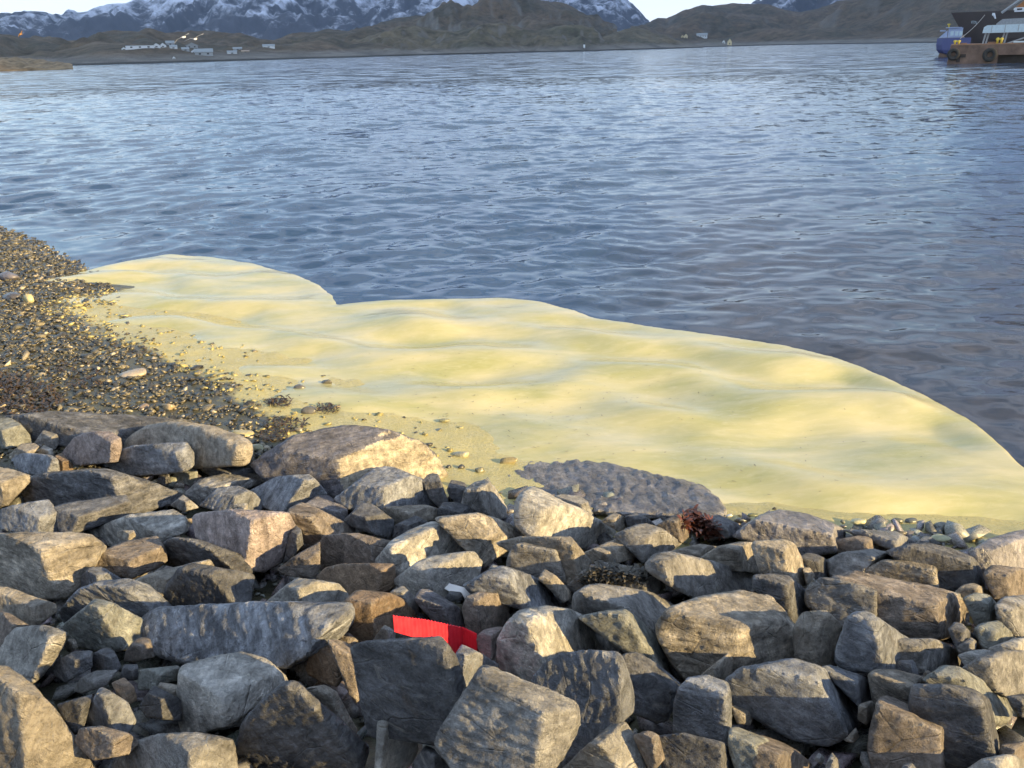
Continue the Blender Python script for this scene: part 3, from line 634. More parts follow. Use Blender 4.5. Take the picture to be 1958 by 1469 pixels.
ROCK_VOX = 34.0
rock_jobs = []
for idx, (crop, tint, al, label, poly, Ks, As, Bs, Cs, kw) in enumerate(ROCKS):
    rg = np.random.default_rng(1000 + idx)
    ox, oy = CROPS[crop]
    conv = lambda P: P / 3.916 + np.array([ox, oy])
    HP = hull2(conv(pts(poly)))
    K = conv(pts(Ks))[0]; A = conv(pts(As))[0]; B = conv(pts(Bs))[0]; Cc = conv(pts(Cs))[0]
    ymax, ymin, xmin, xmax = HP[:, 1].max(), HP[:, 1].min(), HP[:, 0].min(), HP[:, 0].max()
    bx = np.mean([p[0] for p in HP if p[1] > ymax - 0.25 * (ymax - ymin)])
    P0 = ground_hit(bx, ymax - 0.12 * (ymax - ymin))
    dist = np.linalg.norm(P0 - CAM)
    lift = kw.get('h', 0.0)
    if lift:
        d0 = ray(bx, ymax - 0.12 * (ymax - ymin)); P0 = P0 - d0 / np.linalg.norm(d0) * lift
        dist = np.linalg.norm(P0 - CAM)
    w = (xmax - xmin) / F_PX * dist
    h = (ymax - ymin) / F_PX * dist
    size = math.sqrt(w * h)
    jit = rg.uniform(-9, 9)
    af, ar = math.radians(kw.get('af', -117 + jit)), math.radians(kw.get('ar', -36 + jit))
    nF, nR = np.array([math.cos(af), math.sin(af)]), np.array([math.cos(ar), math.sin(ar)])
    dA = edge_dir(K, A, np.array([nF[1], -nF[0]]))
    yK = P0[1] + 0.14 * min(w, h) + 0.10 * max(0, (ymax - K[1])) / F_PX * dist
    Kp = at_y(K[0], K[1], yK)
    mm = (nF + nR); mm /= np.linalg.norm(mm)
    perp = np.array([-mm[1], mm[0]])
    nn = np.cross(ray(*K), ray(*Cc))
    bt = 0.28
    base = np.array([mm[0] * bt, mm[1] * bt, -1.0]); pv = np.array([perp[0], perp[1], 0.0])
    l = -(base @ nn) / (pv @ nn) if abs(pv @ nn) > 1e-9 else 0
    dC = base + pv * max(-1.0, min(1.0, l)); dC /= np.linalg.norm(dC)
    cen = np.array([HP[:, 0].mean(), HP[:, 1].mean()])
    rays = [ray(*p) for p in HP]
    def solve(yK_):
        global nR
        kt = kr = 0
        Kp_ = at_y(K[0], K[1], yK_)
        for attempt in range(16):
            arr = ar - math.radians(4.0) * kr
            nR = np.array([math.cos(arr), math.sin(arr)])
            dB = edge_dir(K, B, np.array([-nR[1], nR[0]]))
            dB = dB + np.array([0, 0, 0.16 * kt]); dB /= np.linalg.norm(dB)
            top = np.cross(dA, dB)
            if top[2] < 0: top = -top
            top /= max(1e-6, np.linalg.norm(top))
            if top @ SUN_DIR < 0.22 and not kw.get('keep'):     # backs turned from the sun are levelled and tilted to catch its light
                top = 0.5 * top + 0.5 * np.array([0.22, -0.12, 0.95])
            fr = np.cross(dA, dC)
            if fr @ np.array([nF[0], nF[1], 0.2]) < 0: fr = -fr
            rt = np.cross(dB, dC)
            if rt @ np.array([nR[0], nR[1], 0.2]) < 0: rt = -rt
            fc = []
            for n in (top, fr, rt):
                nl = np.linalg.norm(n)
                if nl > 0.15:
                    n = n / nl
                    if n @ ray(*K) < 0.15: fc.append(n)
            en, who = [], []
            for r_ in rays:
                t_ = [(n @ (Kp_ - CAM)) / (n @ r_) if n @ r_ < -1e-3 else 1e3 for n in fc]
                en.append(max(t_) if t_ else yK_ / r_[1])
                who.append(int(np.argmax(t_)) if t_ else 0)
            ye = [e * r_[1] for e, r_ in zip(en, rays)]
            lm = yK_ + kw.get('dep', 1.3) * max(w, h)
            if max(ye) < lm: break
            bad = fc[who[int(np.argmax(ye))]]
            if abs(bad[2]) > 0.6: kt += 1
            else: kr += 1
        return Kp_, fc, en, ye, lm
    if 'flat' in kw:
        d_ = ray(*K); yK = CAM[1] + d_[1] * (kw['zk'] - CAM[2]) / d_[2]
    Kp, facing, ent_t, ent, lim = solve(yK)
    if 'flat' in kw:
        n = np.array([kw['flat'][0], kw['flat'][1], 1.0]); n /= np.linalg.norm(n)
        facing = [n, np.array([-0.25, -0.95, 0.2])]
        ent = [max((q @ (Kp - CAM)) / (q @ r_) for q in facing if q @ r_ < -1e-3) * r_[1] for r_ in rays]; lim = 99
        ent_t = [99.0]
    # stand it clear of the ground: no part of its lower outline may lie behind the ground it rests on
    ratio = [] if 'flat' in kw else [bed_hit_t(*p) / e for p, e in zip(HP, ent_t) if p[1] > cen[1] + 0.1 * (ymax - ymin)]
    fct = max(0.80, min(1.0, float(np.quantile(ratio, 0.15)))) if ratio else 1.0
    if fct < 1.0 and 'flat' not in kw:
        yK *= fct
        Kp, facing, ent_t, ent, lim = solve(yK)
    N, D = [], []
    HP = cen + (HP - cen) * 1.03
    rays = [ray(*p) for p in HP]
    for i in range(len(HP)):                                   # the outline
        n = np.cross(rays[i], rays[(i + 1) % len(HP)]); n /= np.linalg.norm(n)
        if n @ ray(*cen) > 0: n = -n
        N.append(n); D.append(n @ CAM)
    for n in facing:
        N.append(n); D.append(n @ Kp)
    yb = min(max(ent) + 0.10 * w, lim + 0.05 * w)
    N.append(np.array([0, 1.0, 0])); D.append(yb)
    gz = min(ground_z(Kp[0], yK), ground_z(Kp[0], yb), ground_z(Kp[0], P0[1]))
    N.append(np.array([0, 0, -1.0])); D.append(-(min(gz, P0[2]) - 0.45 * h - 0.08))
    N.append(np.array([0, -1.0, 0])); D.append(-(yK - 0.7 * max(w, h)))
    N, D = np.array(N), np.array(D)
    X = halfspace_points(N, D)
    if len(X) < 4:
        print('ROCK FAILED', idx, label); continue
    c = X.mean(axis=0)
    nch = 6
    for _ in range(nch):                                       # broken-off corners
        v = X[rg.integers(len(X))]
        n = (v - c) / np.linalg.norm(v - c) + rg.normal(size=3) * 0.35
        n /= np.linalg.norm(n)
        dm = (X @ n).max()
        N = np.vstack([N, n]); D = np.append(D, dm - size * rg.uniform(0.008, 0.045))
    X2 = halfspace_points(N, D)
    if len(X2) >= 4: X = X2
    rock_jobs.append(dict(idx=idx, X=X, size=size, tint=tint, al=al, label=label, kw=kw, P0=P0, rg=rg, HP=HP, w=w, h=h, rt=facing[-1], facing=facing, fct=fct))

# convex solids -> dense even meshes
tmp = []
for j in rock_jobs:
    bm = bmesh.new()
    for v in j['X']: bm.verts.new(v)
    res = bmesh.ops.convex_hull(bm, input=bm.verts)
    bmesh.ops.delete(bm, geom=[v for v in bm.verts if not v.link_faces], context='VERTS')
    bmesh.ops.recalc_face_normals(bm, faces=bm.faces)
    me = bpy.data.meshes.new('tmp'); bm.to_mesh(me); bm.free()
    o = bpy.data.objects.new('tmp', me); COL.objects.link(o)
    md = o.modifiers.new('r', 'REMESH'); md.mode = 'VOXEL'
    ext = (j['X'].max(0) - j['X'].min(0))
    md.voxel_size = max(0.008, float((ext[0] * ext[1] * ext[2]) ** (1 / 3)) / (ROCK_VOX + (10 if j['size'] > 0.42 else 0)))
    sm = o.modifiers.new('s', 'SMOOTH'); sm.factor = 0.5; sm.iterations = 12 if j['kw'].get('smooth') else 1
    tmp.append(o)
dg = bpy.context.evaluated_depsgraph_get()
dg.update()
NB = 0
for j, o in zip(rock_jobs, tmp):
    me = bpy.data.meshes.new_from_object(o.evaluated_get(dg))
    n = len(me.vertices)
    co = np.empty(n * 3, dtype=np.float32); me.vertices.foreach_get('co', co); co = co.reshape(-1, 3).astype(float)
    no = np.empty(n * 3, dtype=np.float32); me.vertices.foreach_get('normal', no); no = no.reshape(-1, 3).astype(float)
    s, rg = j['size'], j['rg']
    ax = rg.normal(size=3) * np.array([0.5, 0.5, 0.3]) * (1.0 if j['al'] < 0.75 else 0.45) + np.array([0, 0, 1.0]); ax /= np.linalg.norm(ax)
    if rg.random() < 0.3 and j['al'] < 0.75: ax = np.array([ax[2], ax[1] * 0.5, ax[0]]); ax /= np.linalg.norm(ax)
    Rm = np.array(Vector(ax).to_track_quat('Z', 'Y').to_matrix())
    off = rg.uniform(-50, 50, size=3)
    L = (co - j['P0']) @ Rm
    smooth = j['kw'].get('smooth')
    q = L / s
    d = (0.030 if smooth else 0.008) * fbm(q * 1.9 + off, 2)
    big = fbm(q * 5.0 + off * 2, 4)
    d += (0.010 if smooth else 0.0075) * big
    if not smooth:
        # broken layers: small ledges along the foliation, and scalloped chips
        lay = q[:, 2] * (6.0 + 5 * j['al']) + 1.2 * fbm(q * 1.6 + off * 3, 3)
        fr_ = lay - np.floor(lay)
        d += 0.015 * j['kw'].get('ledge', 1.0) * (0.25 + j['al']) * (np.clip(fr_ * 5, 0, 1) - fr_)
        sc = np.abs(fbm(q * 3.3 + off * 1.3, 3))
        d += 0.012 * np.minimum(sc, 0.35)
        d += 0.005 * fbm(q * np.array([14, 14, 26.0]) + off, 3)
    co = co + no * (d * s)[:, None]
    L = (co - j['P0']) @ Rm
    me.vertices.foreach_set('co', L.astype(np.float32).ravel())
    me.polygons.foreach_set('use_smooth', np.ones(len(me.polygons), dtype=bool))
    me.update()
    if not smooth: me.set_sharp_from_angle(angle=math.radians(28))
    me.materials.clear(); me.materials.append(M_WET if j['kw'].get('wet') else M_ROCK)
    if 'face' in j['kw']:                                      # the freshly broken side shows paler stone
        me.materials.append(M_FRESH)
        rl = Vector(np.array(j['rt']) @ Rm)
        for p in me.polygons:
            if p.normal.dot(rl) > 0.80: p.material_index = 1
    small = s < 0.2
    name = 'stone' if small else 'boulder'
    me.name = name
    bo = link(name, me)
    bo.matrix_world = Matrix(np.vstack([np.hstack([Rm, j['P0'][:, None]]), [0, 0, 0, 1]]).tolist())
    t = np.array(TINT[j['tint']]) * rg.uniform(0.92, 1.2)
    bo.color = (*t, min(1.0, j['al']))
    tag(bo, j['label'], name, 'stones wedged between the boulders' if small else 'boulders of the stone bank')
    j['obj'] = bo
    NB += len(me.polygons)
    m_old = o.data
    bpy.data.objects.remove(o); bpy.data.meshes.remove(m_old)
print('boulders', len(rock_jobs), 'faces', NB)
# ------------------------------------------------------------------ ground sheet
def axis(spec):
    out = []
    for a, b, s in spec: out += list(np.arange(a, b, s))
    out.append(spec[-1][1])
    return np.array(out)
gx = axis([(-60, -24, 3), (-24, -14, 0.3), (-14, 7, 0.07), (7, 16, 0.4), (16, 60, 4)])
gy = axis([(-60, -4, 4), (-4, 1.5, 0.25), (1.5, 14, 0.07), (14, 24, 0.15), (24, 40, 0.8), (40, 120, 5)])
GX, GY = np.meshgrid(gx, gy, indexing='ij')
Xr, Yr = GX.ravel(), GY.ravel()
Z = bed_np(Xr, Yr)
P2 = np.stack([Xr, Yr, np.zeros_like(Xr)], 1)
near = ((np.abs(Xr) < 16) & (Yr > 1) & (Yr < 26)).astype(float)
Z += near * (0.022 * fbm(P2 * 0.9, 3) + 0.012 * fbm(P2 * 4.0 + 9, 3))
ground_me = mesh_np('shore_ground', np.stack([Xr, Yr, Z], 1), grid_faces(len(gx), len(gy)))
GZ = Z.reshape(GX.shape)

def ground_surf(x, y):
    i = np.clip(np.searchsorted(gx, x) - 1, 0, len(gx) - 2); j = np.clip(np.searchsorted(gy, y) - 1, 0, len(gy) - 2)
    u = (x - gx[i]) / (gx[i + 1] - gx[i]); v = (y - gy[j]) / (gy[j + 1] - gy[j])
    return (GZ[i, j] * (1 - u) * (1 - v) + GZ[i + 1, j] * u * (1 - v) + GZ[i, j + 1] * (1 - u) * v + GZ[i + 1, j + 1] * u * v)

# how thickly the yellow scum coats the shore: strong by the waterline of the slick, patchy further up
EDGE_PX = pts('-40,560 90,532 176,516 205,507 255,498 320,487 400,490 480,502 560,524 610,545 636,566 644,583 700,577 760,573 850,572 960,569 1030,577 1100,594 1140,608 1290,630 1400,645 1500,661 1600,685 1650,703 1760,752 1860,805 1912,850 1945,885 1985,915 2060,960')
NEAR_PX = pts('-60,640 60,590 160,590 250,640 330,670 420,700 520,740 600,770 700,810 780,850 860,890 940,930 1000,950 1060,960 1120,965 1180,970 1240,985 1300,1000 1350,1010 1400,1020 1460,1035 1520,1050 1600,1075 1680,1090 1740,1085 1790,1075 1830,1068 1880,1062 1940,1058 2000,1054 2080,1050')
EDGE = np.array([at_z(*p)[:2] for p in EDGE_PX])
NEAR = np.array([at_z(*p)[:2] for p in NEAR_PX])
NEAR += _wn * (0.9 * np.clip((1100 - NEAR_PX[:, 0]) / 300, 0, 1))[:, None]
def seg_dist(P, L):
    best = np.full(len(P), 1e9)
    for a, b in zip(L[:-1], L[1:]):
        ab = b - a
        t = np.clip(((P - a) @ ab) / (ab @ ab), 0, 1)
        best = np.minimum(best, np.linalg.norm(P - a - t[:, None] * ab, axis=1))
    return best
def inside(P, poly):
    r = np.zeros(len(P), bool)
    for (x1, y1), (x2, y2) in zip(poly, np.roll(poly, -1, axis=0)):
        c = ((y1 > P[:, 1]) != (y2 > P[:, 1])) & (P[:, 0] < (x2 - x1) * (P[:, 1] - y1) / (y2 - y1 + 1e-12) + x1)
        r ^= c
    return r
FILM_POLY = np.vstack([EDGE, NEAR[::-1]])
BORDER = np.vstack([EDGE, NEAR[::-1][:6]])

def coat_np(X, Y):
    s = beach_s(X, Y)
    along = (X - WL_A[0]) * _wd[0] + (Y - WL_A[1]) * _wd[1]
    wd_ = 0.55 + 0.55 * np.exp(-((along - 1.0) / 2.2) ** 2) + 0.22 * fbm(np.stack([X * 1.1, Y * 1.1, X * 0], 1), 3)
    c = 1.0 - np.clip((s - wd_ * 0.95) / 0.75, 0, 1)
    c *= np.clip((along + 9) / 2.0, 0, 1) * (1 - np.clip((along - 9.3) / 1.6, 0, 1))
    return np.clip(c, 0, 1)
ca = ground_me.attributes.new('coat', 'FLOAT', 'POINT')
cv = coat_np(Xr, Yr) * near
toe_c = np.clip(1.5 - np.abs(Z - 0.02) / 0.16, 0, 1) * (Xr > -1.5) * near
ca.data.foreach_set('value', np.maximum(cv, toe_c * 0.9).astype(np.float32))
t = NT('shore_mud')
oc = t.node('ShaderNodeTexCoord').outputs['Object']
at = t.node('ShaderNodeAttribute', attribute_name='coat').outputs['Fac']
n1 = t.noise(oc, 5, 6, 0.65); n2 = t.noise(oc, 30, 5, 0.7)
mud = t.mix(t.ramp(n1, [(0.35, 0.0), (0.65, 1.0)]), (0.045, 0.042, 0.03), (0.10, 0.10, 0.06))
mud = t.mix(t.ramp(n2, [(0.45, 0.0), (0.7, 0.7)]), mud, (0.03, 0.028, 0.022))
yel = t.mix(t.ramp(n2, [(0.3, 0.0), (0.7, 1.0)]), (0.34, 0.30, 0.115), (0.50, 0.44, 0.20))
fac = t.ramp(t.math('ADD', at, t.math('MULTIPLY', t.math('SUBTRACT', n1, 0.5), 0.9)), [(0.35, 0.0), (0.62, 1.0)])
c = t.mix(fac, mud, yel)
hb = t.math('ADD', n2, t.math('MULTIPLY', t.noise(oc, 90, 3), 0.5))
M_MUD = t.out(c, t.ramp(n1, [(0.4, 0.25), (0.6, 0.55)]), t.bump(hb, 0.6, 0.02))
ground_me.materials.append(M_MUD)
tag(link('shore_ground', ground_me), kind='structure')

# ------------------------------------------------------------------ waves
wr = np.random.default_rng(21)
WAVES = []
for lam, amp, n in ((6.0, 0.022, 5), (2.6, 0.014, 5), (1.5, 0.0105, 8), (0.85, 0.0068, 14), (0.5, 0.0062, 18), (0.30, 0.0030, 18)):
    for _ in range(n):
        l_ = lam * wr.uniform(0.75, 1.35)
        th = math.radians(-68 + wr.normal() * 33)                # heading of travel, towards the shore
        WAVES.append((l_, amp * wr.uniform(0.5, 1.2) / math.sqrt(n) * 2.0, th, wr.uniform(0, 6.28)))
SWELL = []
for _ in range(9):
    SWELL.append((wr.uniform(0.85, 1.9), 0.022 * wr.uniform(0.6, 1.2), math.radians(-98 + wr.normal() * 20), wr.uniform(0, 6.28)))

def wave_h(X, Y, calm, cell):
    """calm: 1 under the slick, 0 open water; cell: mesh spacing, short waves fade where the mesh cannot carry them"""
    h = np.zeros_like(X)
    wob = 0.25 * pnoise(np.stack([X * 0.35, Y * 0.35, X * 0 + 3], 1))
    gust = 0.85 + 0.6 * pnoise(np.stack([X * 0.12, Y * 0.12, X * 0 + 8], 1))
    left = 1 / (1 + np.exp((X - 1 - 0.25 * Y) / 2.0))            # rougher to the left, smoother ripples at the right
    for l_, a, th, ph in WAVES:
        k = 2 * math.pi / l_
        damp = 1 - calm * (0.985 if l_ < 1.1 else 0.8)
        res = np.clip((l_ / cell - 3) / 3, 0, 1)
        s = np.sin(k * (X * math.cos(th) + Y * math.sin(th) + wob * min(1, l_)) + ph)
        pk = s + 0.22 * np.cos(2 * np.arcsin(np.clip(s, -1, 1)))
        h += a * damp * res * gust * pk * (0.72 + 0.45 * left)
    return h * 1.0
def swell_h(X, Y):
    h = np.zeros_like(X)
    wob = 0.35 * fbm(np.stack([X * 0.45, Y * 0.45, X * 0 + 5], 1), 2)
    for l_, a, th, ph in SWELL:
        k = 2 * math.pi / l_
        s = np.sin(k * (X * math.cos(th) + Y * math.sin(th) + wob) + ph)
        h += a * s * (0.8 + 0.8 * pnoise(np.stack([X * 0.5, Y * 0.5, X * 0 + ph], 1)))
    return h
def calm_np(X, Y):
    P = np.stack([X, Y], 1)
    d = seg_dist(P, BORDER)
    ins = inside(P, FILM_POLY)
    return np.where(ins, 1.0, np.clip(1 - d / 0.45, 0, 1) * 0.999)

# ------------------------------------------------------------------ sea
def tilt(t, vec, scale, detail, rough, mp, amt, base=None):
    nz = t.node('ShaderNodeTexNoise')
    nz.inputs['Scale'].default_value = scale; nz.inputs['Detail'].default_value = detail; nz.inputs['Roughness'].default_value = rough
    t.link(t.mapping(vec, mp), nz.inputs['Vector'])
    sub = t.node('ShaderNodeVectorMath', operation='SUBTRACT'); t.link(nz.outputs['Color'], sub.inputs[0]); sub.inputs[1].default_value = (0.5, 0.5, 0.5)
    mul = t.node('ShaderNodeVectorMath', operation='MULTIPLY'); t.link(sub.outputs[0], mul.inputs[0]); mul.inputs[1].default_value = amt
    ad = t.node('ShaderNodeVectorMath', operation='ADD'); t.link(mul.outputs[0], ad.inputs[0])
    if base is None: ad.inputs[1].default_value = (0, 0, 1)
    else: t.link(base, ad.inputs[1])
    nm = t.node('ShaderNodeVectorMath', operation='NORMALIZE'); t.link(ad.outputs[0], nm.inputs[0])
    return nm.outputs[0]
def water_mat(name, near_):
    t = NT(name)
    oc = t.node('ShaderNodeTexCoord').outputs['Object']
    big = t.noise(oc, 0.05, 3)
    col = t.mix(t.ramp(big, [(0.35, 0.0), (0.65, 1.0)]), (0.024, 0.054, 0.120), (0.036, 0.066, 0.122))
    if near_:
        # shallow brown-lilac bottom showing through on the right
        sp = t.node('ShaderNodeSeparateXYZ'); t.link(oc, sp.inputs[0])
        sh = t.math('SUBTRACT', sp.outputs['X'], t.math('MULTIPLY', sp.outputs['Y'], 0.22))
        sh = t.math('ADD', sh, t.math('MULTIPLY', t.noise(oc, 0.5, 3), 2.0))
        dp = t.ramp(t.math('MULTIPLY', sp.outputs['Y'], 0.02), [(0.22, 1.0), (0.62, 0.0)])
        k = t.math('MULTIPLY', t.ramp(t.math('ADD', t.math('MULTIPLY', sh, 0.2), 0.45), [(0.2, 0.0), (0.75, 1.0)]), dp)
        bot = t.mix(t.ramp(t.noise(oc, 2.2, 4, 0.6), [(0.4, 0.0), (0.65, 1.0)]), (0.036, 0.043, 0.060), (0.058, 0.060, 0.073))
        col = t.mix(k, col, bot)
        h = t.math('ADD', t.noise(t.mapping(oc, (1.0, 2.0, 1)), 4.5, 3, 0.5, 0.6), t.math('MULTIPLY', t.noise(t.mapping(oc, (1, 1.8, 1)), 13.0, 2, 0.5, 0.5), 0.3))
        n0 = t.node('ShaderNodeNewGeometry').outputs['Normal']
        # smooth ripples close by, ever finer chop further out
        n1_ = tilt(t, oc, 1.9, 1, 0.5, (0.8, 1.0, 1), (0.16, 0.30, 0.0), n0)
        n2_ = tilt(t, oc, 1.3, 7, 0.72, (0.8, 1.0, 1), (0.36, 0.62, 0.0), n0)
        n = t.mix(t.ramp(t.math('MULTIPLY', sp.outputs['Y'], 0.02), [(0.24, 0.0), (0.75, 1.0)]), n1_, n2_)
    else:
        n = tilt(t, oc, 0.30, 9, 0.74, (0.6, 1.0, 1), (0.70, 1.25, 0.0))
    return t.out(col, 0.05 if near_ else 0.10, n, IOR=1.33)
M_SEA = water_mat('sea_water', True)
M_SEA_FAR = water_mat('sea_water_far', False)
R1 = 120.0
nr, na = 720, 500
rr = np.exp(np.linspace(math.log(4.6), math.log(R1), nr))
aa = np.linspace(math.radians(-42), math.radians(42), na)
RR, AA = np.meshgrid(rr, aa, indexing='ij')
WX, WY = (RR * np.sin(AA)).ravel(), (RR * np.cos(AA)).ravel()
cell = (RR * (rr[1] / rr[0] - 1)).ravel()
cell = np.maximum(cell, RR.ravel() * (aa[1] - aa[0]))
calm = np.zeros_like(WX)
nearmask = WY < 24
calm[nearmask] = calm_np(WX[nearmask], WY[nearmask])
fade = np.clip((R1 - RR.ravel()) / 25, 0, 1)
shoal = np.ones_like(WX); shoal[nearmask] = np.clip(-ground_np(WX[nearmask], WY[nearmask]) / 0.22, 0.12, 1)
WZ = wave_h(WX, WY, calm, cell) * fade * np.maximum(shoal, (calm > 0.5))
cs = calm.copy()
def swell_env(X, Y):
    P_ = np.stack([X, Y], 1)
    e = np.clip(seg_dist(P_, BORDER) / 0.55, 0, 1)
    return np.where(inside(P_, FILM_POLY), e * e * (3 - 2 * e), 0.0)
WZ[nearmask] += swell_h(WX[nearmask], WY[nearmask]) * swell_env(WX[nearmask], WY[nearmask])
WZ = np.where(calm >= 1.0, WZ - 0.016 * np.clip(seg_dist(np.stack([WX, WY], 1), BORDER) / 0.2, 0.3, 1), WZ)
fw = grid_faces(nr, na)[:, ::-1]
V = [np.stack([WX, WY, WZ], 1)]
sea = mesh_np('sea', V[0], np.ascontiguousarray(fw), M_SEA)
so = tag(link('sea', sea), kind='structure')
# the sea beyond, and beside the view, joined to the near water along the same ring
def ring_sheet(name, r0, r1, a0, a1, nr_, na_):
    r_ = np.exp(np.linspace(math.log(r0), math.log(r1), nr_)); a_ = np.linspace(a0, a1, na_)
    A_, B_ = np.meshgrid(r_, a_, indexing='ij')
    v = np.stack([(A_ * np.sin(B_)).ravel(), (A_ * np.cos(B_)).ravel(), np.zeros(A_.size)], 1)
    return v, np.ascontiguousarray(grid_faces(nr_, na_)[:, ::-1])
v1, f1 = ring_sheet('a', R1, 16000, math.radians(-80), math.radians(80), 60, 160)
v2, f2 = ring_sheet('b', 8, R1, math.radians(42), math.radians(80), 30, 30)
v3, f3 = ring_sheet('c', 8, R1, math.radians(-80), math.radians(-42), 30, 30)
VV = np.vstack([v1, v2, v3]); FF = np.vstack([f1, f2 + len(v1), f3 + len(v1) + len(v2)])
tag(link('sea', mesh_np('sea', VV, FF, M_SEA_FAR)), kind='structure')

# ------------------------------------------------------------------ the yellow slick
def resample(L, n):
    s = np.concatenate([[0], np.cumsum(np.linalg.norm(np.diff(L, axis=0), axis=1))])
    u = np.linspace(0, s[-1], n)
    return np.stack([np.interp(u, s, L[:, 0]), np.interp(u, s, L[:, 1])], 1)
ns, nt = 520, 150
E_, N_ = resample(EDGE, ns), resample(NEAR, ns)
ker = np.ones(5) / 5
for ax_ in (0, 1):
    E_[2:-2, ax_] = np.convolve(E_[:, ax_], ker, 'valid'); N_[2:-2, ax_] = np.convolve(N_[:, ax_], ker, 'valid')
wig = 0.018 * fbm(np.stack([E_[:, 0] * 2.2, E_[:, 1] * 2.2, E_[:, 0] * 0], 1), 4)
E_[:, 1] += wig
tt = np.linspace(0, 1, nt)
FX = (E_[:, None, 0] * (1 - tt) + N_[:, None, 0] * tt).ravel(); FY = (E_[:, None, 1] * (1 - tt) + N_[:, None, 1] * tt).ravel()
FZ = wave_h(FX, FY, np.ones_like(FX), np.full_like(FX, 0.05)) + swell_h(FX, FY) * swell_env(FX, FY)
FZ += 0.006 * fbm(np.stack([FX * 1.6, FY * 3.6, FX * 0], 1), 3)
edge_t = np.tile(tt, ns)
edge_s = np.repeat(1 - np.linspace(0, 1, ns), nt)
FZ += 0.010 - 0.014 * np.maximum(np.exp(-edge_t * 60), np.exp(-edge_s * 120))
film_me = mesh_np('yellow_scum', np.stack([FX, FY, FZ], 1), np.ascontiguousarray(grid_faces(ns, nt)))
t = NT('yellow_scum_film')
oc = t.node('ShaderNodeTexCoord').outputs['Object']
n1 = t.noise(t.mapping(oc, (0.55, 1.5, 1)), 1.1, 5, 0.6, 0.5)
n2 = t.noise(t.mapping(oc, (1, 3, 1), (0, 0, -0.5)), 5, 6, 0.7, 0.8)
n3 = t.noise(oc, 120, 3, 0.7)
c = t.mix(t.ramp(n1, [(0.34, 0.0), (0.66, 1.0)]), (0.350, 0.342, 0.138), (0.515, 0.462, 0.25))
c = t.mix(t.ramp(n2, [(0.5, 0.0), (0.75, 0.35)]), c, (0.60, 0.54, 0.37))
c = t.mix(t.ramp(n3, [(0.66, 0.0), (0.74, 0.35)]), c, (0.20, 0.17, 0.07))
nb = t.bump(t.math('ADD', n2, t.math('MULTIPLY', n3, 0.1)), 0.12, 0.02)
M_FILM = t.out(c, t.ramp(n1, [(0.35, 0.08), (0.65, 0.18)]), nb, Specular_IOR_Level=0.5)
film_me.materials.append(M_FILM)
tag(link('yellow_scum', film_me), 'smooth creamy yellow scum slick floating along the stony shore', None, None, 'stuff')
# ------------------------------------------------------------------ pebbles on the beach and rubble under the boulders
def pebble_proto(rg, n=11, flat=0.6, long=1.0):
    P = rg.normal(size=(n, 3)); P /= np.linalg.norm(P, axis=1)[:, None]
    P *= rg.uniform(0.75, 1.1, size=(n, 1)) * np.array([long, 0.85, flat])
    bm = bmesh.new()
    for p in P: bm.verts.new(p)
    bmesh.ops.convex_hull(bm, input=bm.verts)
    bmesh.ops.delete(bm, geom=[v for v in bm.verts if not v.link_faces], context='VERTS')
    bmesh.ops.recalc_face_normals(bm, faces=bm.faces)
    bm.verts.index_update()
    V = np.array([v.co[:] for v in bm.verts]); Fc = np.array([[v.index for v in f.verts] for f in bm.faces])
    bm.free()
    return V, Fc
pr = np.random.default_rng(77)
PROTO = [pebble_proto(pr, int(pr.integers(10, 15)), pr.uniform(0.34, 0.62), pr.uniform(0.95, 1.6)) for _ in range(16)]

def pebble_mat(name, use_attr):
    t = NT(name)
    oc = t.node('ShaderNodeTexCoord').outputs['Object']
    if use_attr:
        base = t.node('ShaderNodeAttribute', attribute_name='tint').outputs['Color']
        n = t.noise(oc, 60, 4, 0.7)
    else:
        base = t.node('ShaderNodeObjectInfo').outputs['Color']
        n = t.noise(oc, 2.5, 5, 0.7)
    c = t.mix(1.0, base, t.ramp(n, [(0.3, 0.6), (0.7, 1.4)]), 'MULTIPLY')
    return t.out(c, t.ramp(n, [(0.35, 0.14), (0.65, 0.42)]), t.bump(n, 0.35, 0.01 if use_attr else 0.1))
M_PEB, M_PEB1 = pebble_mat('wet_pebble', True), pebble_mat('wet_stone', False)

def rot_rand(rg, n, tilt=0.45):
    out = np.empty((n, 3, 3))
    a = rg.uniform(0, 2 * np.pi, n); tx = rg.normal(size=n) * tilt; ty = rg.normal(size=n) * tilt
    for i in range(n):
        out[i] = np.array(Matrix.Rotation(a[i], 3, 'Z') @ Matrix.Rotation(tx[i], 3, 'X') @ Matrix.Rotation(ty[i], 3, 'Y'))
    return out

def px_of(P):
    Q = P - CAM
    d = Q @ _f
    return CX + F_PX * (Q @ RIGHT) / d, CY - F_PX * (Q @ UP) / d, d

# candidate pebbles, scattered over the beach and thinning out where the scum lies
N_C = 62000
X_ = pr.uniform(-15.5, 1.5, N_C); Y_ = pr.uniform(6.9, 23, N_C)
s_ = beach_s(X_, Y_)
al_ = (X_ - WL_A[0]) * _wd[0] + (Y_ - WL_A[1]) * _wd[1]
coat_ = coat_np(X_, Y_)
toe_ = toe_y(X_)
dens = np.clip((s_ + 0.16) / 0.35, 0, 1) * (1 - 0.93 * coat_ ** 0.8) + 0.05 * ((s_ > -0.35) & (s_ < 0.6))
dens *= np.clip((Y_ - toe_ + 0.9) / 0.5, 0, 1)
dens = np.maximum(dens, 0.9 * (al_ > 9.3) * (s_ > -0.25))
px_, py_, dd_ = px_of(np.stack([X_, Y_, ground_np(X_, Y_)], 1))
dens *= np.where(X_ > -0.7, np.where(X_ > 0.3, 0.012, 0.08), 1.0)
